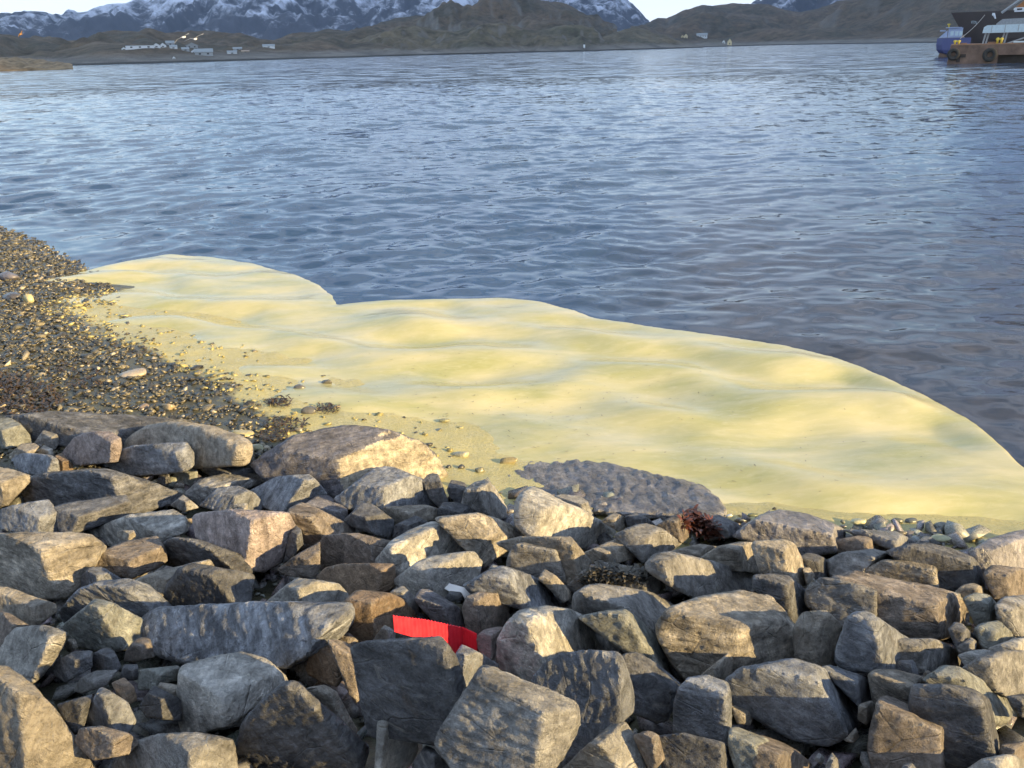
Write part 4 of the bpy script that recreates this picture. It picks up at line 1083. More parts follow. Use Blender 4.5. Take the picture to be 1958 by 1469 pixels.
keep = (pr.random(N_C) < dens) & (px_ > -160) & (px_ < 1300) & (s_ < 9)
X_, Y_, s_, coat_, dd_, px_, py_ = [a[keep] for a in (X_, Y_, s_, coat_, dd_, px_, py_)]
NP_ = len(X_)
size_ = 0.025 + 0.030 * pr.random(NP_) ** 2 + 0.045 * (pr.random(NP_) < 0.08) * pr.random(NP_)
size_ *= 1 + 0.25 * np.clip((Y_ - 9) / 8, 0, 1)
kind_ = pr.integers(0, len(PROTO), NP_)
rots = rot_rand(pr, NP_, 0.3)
Zg = ground_surf(X_, Y_) - 0.15 * size_ * (coat_ > 0.4)
tint_ = np.empty((NP_, 3))
tc = pr.random(NP_)
tint_[:] = np.array([0.082, 0.074, 0.050])
tint_[tc < 0.45] = (0.045, 0.042, 0.034)
tint_[tc > 0.78] = (0.15, 0.128, 0.080)
tint_[tc > 0.955] = (0.36, 0.31, 0.22)
tint_ *= pr.uniform(0.7, 1.35, (NP_, 1))
yl = pr.random(NP_) < np.clip(coat_ * 1.1 - 0.1, 0, 0.75)
tint_[yl] = np.array([0.33, 0.285, 0.115]) * pr.uniform(0.5, 1.15, (yl.sum(), 1))
# separate named beach stones that stand out, by picture position: x, y, width, height, tint, label
SPECIAL = [
    (252, 713, 72, 24, (0.36, 0.29, 0.20), 'long flat pale stone lying alone on the dark shingle, the longest there'),
    (24, 566, 52, 22, (0.06, 0.055, 0.055), 'dark log-shaped stone at the left picture edge of the shingle'),
    (54, 571, 26, 26, (0.42, 0.37, 0.20), 'yellowish rough block at the right end of the dark log-shaped stone'),
    (18, 527, 44, 24, (0.12, 0.11, 0.12), 'grey slab standing on the shingle near the far left shoreline'),
    (277, 777, 28, 17, (0.22, 0.17, 0.13), 'brown rounded cobble just above the long dark flat slab'),
    (322, 777, 30, 22, (0.32, 0.25, 0.15), 'tan square cobble to the right of the brown rounded cobble'),
    (245, 788, 24, 12, (0.33, 0.30, 0.16), 'smooth pale oval pebble touching the back of the long dark flat slab'),
    (458, 830, 60, 18, (0.40, 0.34, 0.16), 'yellowish flat stone beside the right end of the rounded brown boulder'),
    (498, 876, 24, 22, (0.42, 0.36, 0.14), 'small bright yellow stone between the rounded brown boulder and the largest dark boulder'),
    (490, 856, 38, 24, (0.30, 0.28, 0.16), 'pale flat stone leaning beside the largest dark boulder, above the bright yellow one'),
    (572, 822, 24, 17, (0.20, 0.18, 0.13), 'rounded grey-tan cobble beside the dark seaweed tufts'),
    (622, 729, 30, 16, (0.09, 0.085, 0.07), 'dark pointed stone at the right rim of the shingle, upper one of two'),
    (573, 740, 30, 18, (0.13, 0.115, 0.09), 'brown-grey angular stone left of the dark pointed stone'),
    (630, 755, 26, 14, (0.05, 0.05, 0.05), 'dark flat stone at the right rim of the shingle, under the pointed one'),
    (590, 783, 36, 20, (0.10, 0.095, 0.085), 'dark grey slanting stone next to the brown seaweed tuft'),
    (646, 777, 24, 18, (0.34, 0.27, 0.16), 'light tan stone beside the right-hand seaweed tuft'),
    (836, 822, 24, 11, (0.16, 0.15, 0.09), 'lone dark stone in the yellow mud right of the cream broken face'),
    (878, 817, 20, 8, (0.30, 0.27, 0.13), 'small half-buried stone right of the lone dark stone in the mud'),
    (762, 824, 16, 7, (0.06, 0.055, 0.04), 'small dark stone in the yellow mud above the cream slice'),
    (850, 803, 26, 7, (0.26, 0.24, 0.12), 'flat olive stone in the yellow mud, farthest of the four there'),
    (972, 880, 42, 24, (0.24, 0.20, 0.10), 'yellow-brown lit rock on the mud at the left tip of the wide wet slab'),
    (885, 868, 46, 14, (0.36, 0.33, 0.22), 'pale crusted stone at the mud edge left of the yellow-brown rock'),
    (858, 893, 14, 16, (0.05, 0.05, 0.045), 'little dark upright stone behind the lit split wedge'),
    (880, 892, 22, 16, (0.06, 0.058, 0.05), 'dark cube-like stone next to the little upright one'),
    (918, 898, 24, 18, (0.17, 0.16, 0.10), 'olive knobbly stone between the dark cube-like stone and the wide wet slab'),
    (1165, 869, 20, 8, (0.10, 0.11, 0.07), 'dark stone awash in the scum behind the wide wet slab'),
    (1112, 873, 24, 9, (0.28, 0.27, 0.13), 'scum-covered stone left of the dark one awash'),
    (1612, 996, 12, 12, (0.15, 0.15, 0.11), 'tiny glistening stone at the scum edge, leftmost of the row on the right'),
    (1644, 996, 34, 16, (0.44, 0.41, 0.24), 'scum-crusted pale stone second in the row on the right scum edge'),
    (1718, 995, 26, 14, (0.10, 0.105, 0.08), 'dark wet stone third in the row on the right scum edge'),
    (1742, 996, 26, 15, (0.11, 0.115, 0.10), 'glossy dark stone at the end of the row on the right scum edge'),
    (1800, 1028, 40, 12, (0.34, 0.33, 0.20), 'pale crusted stone just behind the broad dark boulder'),
    (1480, 972, 12, 8, (0.04, 0.035, 0.02), 'little black stone afloat in the scum above the sparkling slab'),
    (1440, 985, 26, 12, (0.12, 0.13, 0.07), 'olive stone in the shallow scum left of the sparkling slab'),
    (1395, 985, 16, 12, (0.62, 0.60, 0.50), 'white wet stone at the right tip of the wide wet slab'),
]
big_order = np.argsort(-(size_ / dd_))
n_ind = 262
ind = set(big_order[:n_ind].tolist())
mesh_cache = []
for V_, F_ in PROTO:
    mesh_cache.append(mesh_np('shingle_stone', V_, F_, M_PEB1, smooth=False))
PEB_LABEL = {'y': 'little stone coated with yellow scum among many such at the edge of the shingle',
             'd': 'small dark wet stone among many alike on the shingle beach',
             'p': 'small pale dry-looking pebble dotted among the dark shingle stones'}
for i in range(NP_):
    if i not in ind: continue
    o = link('shingle_stone', mesh_cache[kind_[i]])
    M4 = Matrix(rots[i].tolist()).to_4x4()
    s = size_[i]
    o.matrix_world = Matrix.Translation((X_[i], Y_[i], Zg[i] + s * 0.22)) @ M4 @ Matrix.Diagonal((s, s, s, 1))
    o.color = (*np.clip(tint_[i], 0, 1), 1)
    k = 'y' if yl[i] else ('p' if tint_[i][0] > 0.2 else 'd')
    tag(o, PEB_LABEL[k], 'stone', {'y': 'scum-coated stones', 'd': 'dark shingle stones', 'p': 'pale shingle pebbles'}[k])
for n_, (x, y, w_, h_, tn, lb) in enumerate(SPECIAL):
    P = ground_hit(x, y + h_ * 0.35)
    dist = np.linalg.norm(P - CAM)
    V_, F_ = pebble_proto(np.random.default_rng(300 + n_), 16, 0.9, 1.0)
    ww = w_ / F_PX * dist / 2; hh = h_ / F_PX * dist / 2
    V_ = V_ * np.array([ww, max(ww * 0.7, hh), hh * 1.05])
    me = mesh_np('beach_stone', V_, F_, None, smooth=False)
    bm = bmesh.new(); bm.from_mesh(me)
    bmesh.ops.subdivide_edges(bm, edges=bm.edges, cuts=2, use_grid_fill=True)
    bmesh.ops.triangulate(bm, faces=bm.faces)
    for it in range(2): bmesh.ops.smooth_vert(bm, verts=bm.verts, factor=0.4, use_axis_x=True, use_axis_y=True, use_axis_z=True)
    bm.to_mesh(me); bm.free()
    me.materials.append(M_PEB1)
    o = link('beach_stone', me)
    o.location = (P[0], P[1] + ww * 0.2, P[2] + hh * 0.35)
    o.color = (*tn, 1)
    tag(o, lb, 'stone', 'single stones on the shore')

def joined(name, X, Y, Z, S, K, Rr, tint, mat, kind, label):
    Vs, Fs, Ts, off = [], [], [], 0
    for k in range(len(PROTO)):
        m_ = np.where(K == k)[0]
        if not len(m_): continue
        V_, F_ = PROTO[k]
        W = np.einsum('nij,vj->nvi', Rr[m_], V_) * S[m_][:, None, None] + np.stack([X[m_], Y[m_], Z[m_]], 1)[:, None]
        Vs.append(W.reshape(-1, 3))
        Fs.append((F_[None] + (np.arange(len(m_)) * len(V_))[:, None, None] + off).reshape(-1, 3))
        Ts.append(np.repeat(tint[m_], len(V_), axis=0))
        off += len(m_) * len(V_)
    V, Fc, T = np.vstack(Vs), np.vstack(Fs), np.vstack(Ts)
    me = mesh_np(name, V, Fc, mat, smooth=False)
    a = me.attributes.new('tint', 'FLOAT_COLOR', 'POINT')
    a.data.foreach_set('color', np.hstack([T, np.ones((len(T), 1))]).astype(np.float32).ravel())
    return tag(link(name, me), label, kind=kind)
rest = np.array([i for i in range(NP_) if i not in ind])
joined('shingle', X_[rest], Y_[rest], Zg[rest] + size_[rest] * 0.2, size_[rest], kind_[rest], rots[rest], tint_[rest], M_PEB, 'stuff', 'dark wet shingle covering the beach on the left')
# rubble between and under the boulders
N_R = 9500
X2_ = pr.uniform(-6.2, 6.2, N_R); Y2_ = pr.uniform(1.6, 7.9, N_R)
ok = (Y2_ < toe_y(X2_) - 0.4) & (np.abs(X2_) < 0.75 * Y2_ + 0.8)
X2_, Y2_ = X2_[ok], Y2_[ok]
S2 = 0.022 + 0.12 * pr.random(len(X2_)) ** 2.6
Z2 = ground_surf(X2_, Y2_) + S2 * 0.3
T2 = np.array([0.22, 0.212, 0.20]) * pr.uniform(0.4, 1.3, (len(X2_), 1)) * pr.uniform(0.9, 1.1, (len(X2_), 3))
joined('rubble', X2_, Y2_, Z2, S2, pr.integers(0, len(PROTO), len(X2_)), rot_rand(pr, len(X2_), 0.5), T2, M_PEB, 'stuff', 'small loose rubble lying in the gaps between the boulders')
print('pebbles', NP_, 'rubble', len(X2_))

# ------------------------------------------------------------------ seaweed
def leaf_mat(name, c1, c2, rough=0.35):
    t = NT(name)
    rn = t.node('ShaderNodeNewGeometry').outputs['Random Per Island']
    c = t.mix(rn, c1, c2)
    return t.out(c, rough, None)
M_WEED = leaf_mat('brown_seaweed', (0.022, 0.015, 0.009), (0.075, 0.048, 0.024))
M_WEED_RED = leaf_mat('red_seaweed', (0.03, 0.014, 0.009), (0.12, 0.038, 0.022))
M_WEED_DRY = leaf_mat('dry_seaweed', (0.02, 0.02, 0.018), (0.11, 0.095, 0.07), 0.6)
def weed(name, label, spots, mat, leaf, seed, lift=0.02, cast=None):
    """ribbon-like fronds strewn over a patch; spots: picture x, y, half width, half height, count"""
    rg = np.random.default_rng(seed)
    V, Fc = [], []
    for (x, y, rx, ry, n) in spots:
        for _ in range(n):
            a, r = rg.uniform(0, 6.28), math.sqrt(rg.random())
            px, py = x + rx * r * math.cos(a), y + ry * r * math.sin(a)
            P = cast(px, py) if cast else None
            if P is None: P = ground_hit(px, py)
            P = np.array(P) + np.array([0, 0, rg.uniform(0.0, lift)])
            th = rg.uniform(0, 6.28); d = np.array([math.cos(th), math.sin(th), rg.uniform(-0.1, 0.7)])
            sd = np.array([-math.sin(th), math.cos(th), rg.uniform(-0.6, 0.6)])
            L, Wd = leaf * rg.uniform(0.6, 1.6), leaf * rg.uniform(0.12, 0.3)
            b = len(V)
            for k, (f_, w_, z_) in enumerate(((0, 0.5, 0), (0.4, 1, 0.25), (0.75, 0.8, 0.2), (1.0, 0.15, -0.05))):
                c_ = P + d * L * f_ + np.array([0, 0, z_ * L * 0.5])
                V += [c_ - sd * Wd * w_, c_ + sd * Wd * w_]
            Fc += [(b + 2 * k, b + 2 * k + 1, b + 2 * k + 3, b + 2 * k + 2) for k in range(3)]
    me = mesh_np(name, np.array(V), np.array(Fc), mat, smooth=False)
    return tag(link(name, me), label, None, None, 'stuff')
bvh_v, bvh_f, off = [], [], 0
for j in rock_jobs:
    if 'seaweed' in j['label'] or 'striped' in j['label']:
        o = j['obj']; me = o.data; n = len(me.vertices)
        co = np.empty(n * 3, dtype=np.float32); me.vertices.foreach_get('co', co)
        mw = np.array(o.matrix_world)
        W = co.reshape(-1, 3) @ mw[:3, :3].T + mw[:3, 3]
        bvh_v += [tuple(v) for v in W]
        bvh_f += [tuple(i + off for i in p.vertices) for p in me.polygons]; off += n
rock_bvh = BVHTree.FromPolygons(bvh_v, bvh_f)
def on_rock(px, py):
    hit = rock_bvh.ray_cast(Vector(CAM), Vector(ray(px, py)).normalized())
    return None if hit[0] is None else np.array(hit[0])
weed('brown_seaweed', 'reddish brown seaweed heaped on the shingle at the left picture edge', [(45, 765, 75, 34, 900), (20, 735, 40, 18, 250), (150, 720, 60, 30, 160)], M_WEED, 0.055, 5, 0.05)
weed('seaweed_tufts', 'small brown seaweed tufts on the shingle above the largest dark boulder', [(535, 772, 26, 9, 170), (545, 815, 42, 14, 260), (525, 838, 30, 10, 130), (625, 785, 24, 9, 130), (250, 660, 60, 22, 90)], M_WEED, 0.04, 6, 0.04)
weed('red_seaweed', 'red-brown seaweed stuffed in the cleft between two rocks by the scum edge', [(1322, 1003, 20, 16, 260), (1345, 1016, 20, 14, 240), (1364, 1026, 14, 6, 100)], M_WEED_RED, 0.05, 7, 0.06, on_rock)
weed('dried_seaweed', 'dark dried seaweed heaped on a grey boulder right of the striped slab', [(1165, 1105, 42, 15, 420), (1215, 1108, 26, 12, 200), (1130, 1118, 20, 8, 90)], M_WEED_DRY, 0.04, 8, 0.04, on_rock)
# bits of drifting weed on the scum
rg = np.random.default_rng(91)
V, Fc = [], []
for _ in range(420):
    px, py = rg.uniform(560, 1800), rg.uniform(600, 960)
    if rg.random() < 0.6: px, py = 1000 + rg.normal() * 260, 760 + rg.normal() * 50
    P = at_z(px, py)
    if not inside(P[None, :2], FILM_POLY)[0]: continue
    z = float((wave_h(P[:1], P[1:2], np.ones(1), np.full(1, .05)) + swell_h(P[:1], P[1:2]) * swell_env(P[:1], P[1:2]))[0]) + 0.022
    th = rg.uniform(0, 6.28); L = rg.uniform(0.008, 0.045); Wd = rg.uniform(0.002, 0.006)
    d, sd = np.array([math.cos(th), math.sin(th), 0]), np.array([-math.sin(th), math.cos(th), 0])
    P = np.array([P[0], P[1], z]); b = len(V)
    V += [P - sd * Wd, P + sd * Wd, P + d * L + sd * Wd * .4, P + d * L - sd * Wd * .4]; Fc.append((b, b + 1, b + 2, b + 3))
tag(link('seaweed_bits', mesh_np('seaweed_bits', np.array(V), np.array(Fc), M_WEED_DRY, False)), 'tiny dark specks of weed drifting on the yellow scum', None, None, 'stuff')

# ------------------------------------------------------------------ litter: red plastic and white scrap
def sheet_strip(name, base_pts, height, thick, mat, parent, lean=(0, 0), corr=0.0, ncol=60):
    """an upright panel following a plan polyline, corrugated along its length"""
    L = resample(np.array(base_pts)[:, :2], ncol)
    zb = np.interp(np.linspace(0, 1, ncol), np.linspace(0, 1, len(base_pts)), [p[2] for p in base_pts])
    zt = np.interp(np.linspace(0, 1, ncol), np.linspace(0, 1, len(base_pts)), [p[3] for p in base_pts])
    nr_ = 6
    V, Fc = [], []
    for side in (0, 1):
        for i in range(ncol):
            tg = L[min(i + 1, ncol - 1)] - L[max(i - 1, 0)]; tg /= np.linalg.norm(tg); nn_ = np.array([tg[1], -tg[0]])
            for k in range(nr_):
                f_ = k / (nr_ - 1)
                o_ = (side * thick) + corr * math.sin(i * 1.9)
                V.append((L[i, 0] - nn_[0] * o_ + lean[0] * f_, L[i, 1] - nn_[1] * o_ + lean[1] * f_, zb[i] + (zt[i] - zb[i]) * f_ + 0.004 * (k == nr_ - 1) * math.sin(i * 2.3)))
    nside = ncol * nr_
    for i in range(ncol - 1):
        for k in range(nr_ - 1):
            a = i * nr_ + k
            Fc.append((a, a + nr_, a + nr_ + 1, a + 1)); b = a + nside
            Fc.append((b, b + 1, b + nr_ + 1, b + nr_))
        a = i * nr_ + nr_ - 1; Fc.append((a, a + nr_, a + nr_ + nside, a + nside))
        a = i * nr_; Fc.append((a, a + nside, a + nr_ + nside, a + nr_))
    for i in (0, ncol - 1):
        for k in range(nr_ - 1):
            a = i * nr_ + k; Fc.append((a, a + 1, a + 1 + nside, a + nside) if i == 0 else (a, a + nside, a + nside + 1, a + 1))
    me = mesh_np(name, np.array(V), Fc, mat, smooth=False)
    return link(name, me, parent)
t = NT('red_plastic')
oc = t.node('ShaderNodeTexCoord').outputs['Object']
n = t.noise(oc, 25, 4, 0.6)
M_RED = t.out(t.mix(t.ramp(n, [(0.35, 0.0), (0.7, 1.0)]), (0.80, 0.02, 0.04), (0.88, 0.04, 0.06)), 0.45, None)
M_WHITE = plain('white_scrap', (0.80, 0.78, 0.74), 0.6, 0, 0.05)
fp = lambda x, y: (480 + x / 3.916, 1095 + y / 3.916)
RY = ground_hit(*fp(1400, 560))[1] - 0.06
def rpt(x, y, dy): return at_y(*fp(x, y), RY + dy)
b0, b1, b2, b3 = rpt(1072, 405, -0.12), rpt(1300, 490, -0.03), rpt(1586, 600, 0.06), rpt(1640, 620, 0.1)
t0, t1, t2, t3 = rpt(1072, 325, -0.12), rpt(1300, 368, -0.03), rpt(1586, 412, 0.06), rpt(1688, 462, 0.1)
root = empty('plastic_tray', (b1[0], b1[1], b1[2]), 'broken strip of bright red corrugated plastic stuck among the boulders', 'plastic scrap')
def red_panel(name, q):
    B_, T_ = q
    pl = [(p[0], p[1], p[2] - 0.03, t_[2]) for p, t_ in zip(B_, T_)]
    o = sheet_strip(name, pl, 0, 0.006, M_RED, root, corr=0.0007)
    o.matrix_parent_inverse = Matrix.Translation(root.location).inverted()
    return o
red_panel('long_side', ((b0, b1, b2), (t0, t1, t2)))
e0, e1 = rpt(1586, 600, 0.061), rpt(1692, 590, 0.0)
f0, f1 = rpt(1586, 412, 0.061), rpt(1688, 463, 0.0)
red_panel('end_flap', ((e0, e1), (f0, f1)))
# white scrap lying over the stones
wp = pts('1430,60 1500,85 1600,112 1700,118 1765,116 1768,152 1650,152 1600,195 1520,160 1450,120')
WYp = ground_hit(*fp(1600, 210))[1] + 0.06
bm = bmesh.new()
vs = [bm.verts.new(at_y(*fp(x, y), WYp + (195 - y) / 140 * 0.16)) for x, y in wp]
f_ = bm.faces.new(vs)
r_ = bmesh.ops.extrude_face_region(bm, geom=[f_])
bmesh.ops.translate(bm, verts=[v for v in r_['geom'] if isinstance(v, bmesh.types.BMVert)], vec=(0, 0.0, -0.004))
bmesh.ops.recalc_face_normals(bm, faces=bm.faces)
me = bpy.data.meshes.new('white_scrap'); bm.to_mesh(me); bm.free(); me.materials.append(M_WHITE)
tag(link('white_scrap', me), 'thin crumpled white scrap lying between boulders above the red plastic', 'litter')
# ------------------------------------------------------------------ far shore: hills and mountains
def hill_mat(name, kind):
    t = NT(name)
    g = t.node('ShaderNodeNewGeometry')
    pos = g.outputs['Position']
    sep = t.node('ShaderNodeSeparateXYZ'); t.link(pos, sep.inputs[0])
    nsep = t.node('ShaderNodeSeparateXYZ'); t.link(g.outputs['Normal'], nsep.inputs[0])
    if kind == 'snow':
        n1 = t.noise(pos, 0.0022, 8, 0.66, 0.4); n2 = t.noise(t.mapping(pos, (1, 1, 0.35)), 0.010, 8, 0.74)
        n3 = t.noise(pos, 0.045, 6, 0.7)
        rock = t.mix(t.ramp(n2, [(0.35, 0), (0.65, 1)]), (0.030, 0.036, 0.052), (0.085, 0.090, 0.112))
        hh = t.math('MULTIPLY', sep.outputs['Z'], 0.00105)
        f = t.math('ADD', t.math('ADD', t.math('MULTIPLY', n1, 0.8), t.math('MULTIPLY', n2, 0.9)), hh)
        f = t.math('ADD', f, t.math('MULTIPLY', n3, 0.18))
        f = t.math('ADD', f, t.math('MULTIPLY', nsep.outputs['Z'], 0.30))
        sn = t.ramp(t.math('SUBTRACT', f, 0.99), [(0.40, 0.0), (0.58, 1.0)])
        c = t.mix(sn, rock, (0.76, 0.80, 0.90))
        return t.out(c, 0.85, t.bump(n2, 0.6, 25.0))
    n1 = t.noise(pos, 0.012, 6, 0.65, 0.3); n2 = t.noise(pos, 0.07, 6, 0.72); n3 = t.noise(t.mapping(pos, (1, 1, 3)), 0.03, 6, 0.7)
    if kind == 'bush':
        c = t.mix(t.ramp(n1, [(0.38, 0), (0.62, 1)]), (0.050, 0.044, 0.028), (0.110, 0.078, 0.048))
    else:
        c = t.mix(t.ramp(n1, [(0.38, 0), (0.62, 1)]), (0.055, 0.052, 0.032), (0.11, 0.088, 0.054))
    c = t.mix(1.0, c, t.ramp(n2, [(0.3, 0.35), (0.7, 2.0)]), 'MULTIPLY')
    # bare rock on steep ground and along the shore
    steep = t.ramp(t.math('ADD', nsep.outputs['Z'], t.math('MULTIPLY', t.math('SUBTRACT', n3, 0.5), 0.5)), [(0.72, 1.0), (0.88, 0.0)])
    low = t.ramp(t.math('ADD', t.math('MULTIPLY', sep.outputs['Z'], 0.10), t.math('MULTIPLY', n2, -0.5)), [(0.0, 1.0), (0.35, 0.0)])
    rk = t.mix(t.ramp(n3, [(0.35, 0), (0.65, 1)]), (0.10, 0.094, 0.082), (0.23, 0.21, 0.18))
    c = t.mix(t.math('MAXIMUM', steep, low), c, rk)
    wet = t.ramp(t.math('MULTIPLY', sep.outputs['Z'], 0.5), [(0.35, 1.0), (0.6, 0.0)])
    c = t.mix(wet, c, (0.03, 0.03, 0.028))
    return t.out(c, 0.9, t.bump(t.math('ADD', n2, n3), 0.8, 3.0 if kind != 'bush' else 5.0))
M_SNOW, M_BUSH, M_HEATH = hill_mat('snowy_rock', 'snow'), hill_mat('brown_woodland', 'bush'), hill_mat('heath_and_rock', 'heath')
M_SKERRY = plain('sunlit_grass_and_rock', (0.24, 0.165, 0.085), 0.9, 0, 0.6, 0.25)  # dry grass and rock, lightened to stand in for sunlight on the skerry
TERRAIN = []
def hill(name, label, prof, D0, D1, D2, mat, amp, nscale, nc=150, nrw=46, seed=0, ridge=0.5, power=0.8, sharp=False):
    """land whose skyline runs through the given picture points at distance D1; shore (or foot) at D0, back at D2"""
    prof = pts(prof)
    xs = np.linspace(prof[0, 0], prof[-1, 0], nc)
    ys = np.interp(xs, prof[:, 0], prof[:, 1])
    d0 = np.interp(xs, [p[0] for p in D0], [p[1] for p in D0]) if isinstance(D0, list) else np.full(nc, float(D0))
    V = np.zeros((nc, nrw, 3))
    tt_ = np.linspace(0, 1, nrw); tr = 0.62
    for i in range(nc):
        d = ray(xs[i], ys[i]); hz = np.array([d[0], d[1]]); ln = np.linalg.norm(hz); hz /= ln
        zr = max(0.5, CAM[2] + D1 * d[2] / ln)
        dist = np.where(tt_ < tr, d0[i] + (D1 - d0[i]) * (tt_ / tr), D1 + (D2 - D1) * ((tt_ - tr) / (1 - tr)))
        u = np.clip(tt_ / tr, 0, 1)
        z = np.where(tt_ < tr, zr * (u ** power) * (0.65 + 0.35 * u), zr * (1 - 0.75 * ((tt_ - tr) / (1 - tr)) ** 1.3))
        V[i, :, 0] = hz[0] * dist; V[i, :, 1] = hz[1] * dist; V[i, :, 2] = z
    P = V.reshape(-1, 3)
    q = np.stack([P[:, 0] * nscale, P[:, 1] * nscale * 0.7, np.full(len(P), seed * 7.7)], 1)
    nz = fbm(q, 5, 0.52)
    if sharp: nz = 0.9 - 2.2 * np.abs(fbm(q, 6, 0.55)) + 0.2 * nz
    T = np.tile(tt_, nc)
    env = np.sin(np.clip(T / tr, 0, 1) * np.pi * 0.86 + 0.06) * (T <= tr) + 0.25 * (T > tr)
    P[:, 2] += amp * nz * env
    first = T == 0
    P[first, 2] = -3.0
    second = np.tile(np.arange(nrw), nc) == 1
    P[second, 2] = np.minimum(P[second, 2], 2.5 + 1.5 * nz[second])
    me = mesh_np(name, P, np.ascontiguousarray(grid_faces(nc, nrw)), mat)
    o = tag(link(name, me), label, kind='structure')
    TERRAIN.append((P, grid_faces(nc, nrw)))
    return o
hill('mountain', 'snow-streaked mountain range behind the fjord', '-260,40 -120,40 0,33 30,28 55,24 80,28 100,33 115,28 130,22 150,29 170,24 200,14 225,11 240,13 270,4 300,-2 350,-25 420,-48 500,-70 600,-85 700,-92 800,-90 900,-82 1000,-62 1100,-36 1150,-16 1190,-1 1215,20 1236,46 1260,70 1300,80',
     4200, 6300, 7600, M_SNOW, 90, 0.0020, 260, 80, 1, power=1.15, sharp=True)
hill('mountain', 'snowy mountain flank behind the dark hill on the right', '1380,60 1410,30 1440,10 1480,-6 1560,-30 1650,-50 1720,-58 1850,-50 2060,-30 2200,-20', 3600, 5200, 6200, M_SNOW, 80, 0.0024, 140, 60, 2, power=1.15, sharp=True)
hill('hill', 'dark bushy hill rising on the right side of the fjord', '1205,66 1236,52 1258,44 1275,45 1295,34 1320,26 1345,18 1400,14 1440,14 1480,17 1530,23 1560,17 1600,6 1650,-10 1700,-24 1800,-45 1958,-70 2200,-90',
     [(1205, 1500), (1400, 1500), (1800, 1150), (2200, 800)], 2500, 3300, M_BUSH, 44, 0.0045, 190, 50, 3, power=0.85)
hill('hill', 'brown wooded hills above the farm houses on the left', '-300,96 -100,98 0,98 40,92 90,86 150,80 185,64 215,59 240,60 280,62 320,70 350,68 385,63 430,60 475,66 520,75 560,68 600,70 640,66 700,62 760,60 800,66 860,80 940,90',
     [(-300, 520), (130, 520), (650, 600), (940, 640)], 1150, 1600, M_BUSH, 20, 0.010, 200, 50, 4)
hill('hill', 'bare rounded rock hill in the middle of the far shore', '600,92 650,62 690,50 730,38 765,32 800,33 835,40 870,30 905,20 935,12 975,3 1010,-3 1045,-3 1075,0 1095,12 1115,28 1135,45 1155,56 1180,66', 900, 1700, 2300, M_BUSH, 42, 0.008, 170, 50, 5)
hill('hill', 'low heathery knolls along the far shore', '560,98 620,92 680,80 730,66 760,60 800,57 835,60 860,64 890,55 925,50 955,53 985,59 1010,60 1040,55 1075,49 1110,48 1135,56 1146,66 1152,78 1165,90', [(560, 620), (1165, 780)], 900, 1150, M_HEATH, 12, 0.022, 190, 50, 6)
hill('hill', 'rocky headland with a small lighthouse on the far shore', '1090,92 1120,84 1150,72 1172,62 1195,56 1215,55 1240,60 1270,68 1300,78 1325,88 1345,93', [(1090, 700), (1345, 900)], 1020, 1250, M_HEATH, 5.5, 0.03, 110, 40, 7)
hill('hill', 'low rocky point in front of the dark hill', '1320,88 1345,79 1380,80 1410,84 1440,84 1480,81 1530,78 1600,76 1680,73 1760,71 1850,68 2000,62', [(1320, 1000), (1500, 1150), (2000, 700)], 1400, 1500, M_HEATH, 2.0, 0.03, 160, 30, 8)
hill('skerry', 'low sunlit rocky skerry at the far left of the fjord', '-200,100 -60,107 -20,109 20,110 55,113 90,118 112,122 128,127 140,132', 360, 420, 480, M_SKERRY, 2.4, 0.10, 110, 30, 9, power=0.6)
# the high fjord wall to the right, out of the picture, whose shade lies over the far shore
ry = np.linspace(-2100, 5600, 90)
rh = np.interp(ry, [-2100, -1680, -1580, -1420, -1000, 800, 2500, 4300, 5600], [60, 420, 800, 1500, 1750, 2250, 2700, 2700, 1700])
V = np.zeros((90, 30, 3))
for i in range(90):
    f_ = np.linspace(-1, 1, 30)
    V[i, :, 0] = 3550 + f_ * 950
    V[i, :, 1] = ry[i]
    V[i, :, 2] = rh[i] * (1 - np.abs(f_) ** 1.4) - 3
P = V.reshape(-1, 3)
P[:, 2] += 0.10 * P[:, 2] * fbm(P * 0.0016, 5)
tag(link('mountain', mesh_np('mountain', P, np.ascontiguousarray(grid_faces(90, 30)), M_SNOW)), 'high fjord wall standing to the right of the view', kind='structure')
tv, tf, off = [], [], 0
for P, Fq in TERRAIN:
    tv += [tuple(p) for p in P]; tf += [tuple(int(i) + off for i in q) for q in Fq]; off += len(P)
TBVH = BVHTree.FromPolygons(tv, tf)
def on_land(px, py):
    for k in range(12):
        hit = TBVH.ray_cast(Vector(CAM), Vector(ray(px, py + k * 0.6)).normalized())
        if hit[0] is not None and hit[0].y < 3500: return np.array(hit[0])
    return at_y(px, py, 900)

# ------------------------------------------------------------------ small builder
def box(bm, c, s, rz=0.0, taper=1.0):
    r = bmesh.ops.create_cube(bm, size=1.0)
    for v in r['verts']:
        k = taper if v.co.z > 0 else 1.0
        v.co = Vector((v.co.x * s[0] * k, v.co.y * s[1] * k, v.co.z * s[2]))
    bmesh.ops.rotate(bm, verts=r['verts'], cent=(0, 0, 0), matrix=Matrix.Rotation(rz, 3, 'Z'))
    bmesh.ops.translate(bm, verts=r['verts'], vec=c)
    return r['verts']
def tube(bm, p, q, r, seg=8, r2=None):
    p, q = Vector(p), Vector(q)
    d = q - p
    res = bmesh.ops.create_cone(bm, cap_ends=True, segments=seg, radius1=r, radius2=r if r2 is None else r2, depth=d.length)
    bmesh.ops.transform(bm, verts=res['verts'], matrix=Matrix.Translation((p + q) / 2) @ d.to_track_quat('Z', 'Y').to_matrix().to_4x4())
    return res['verts']
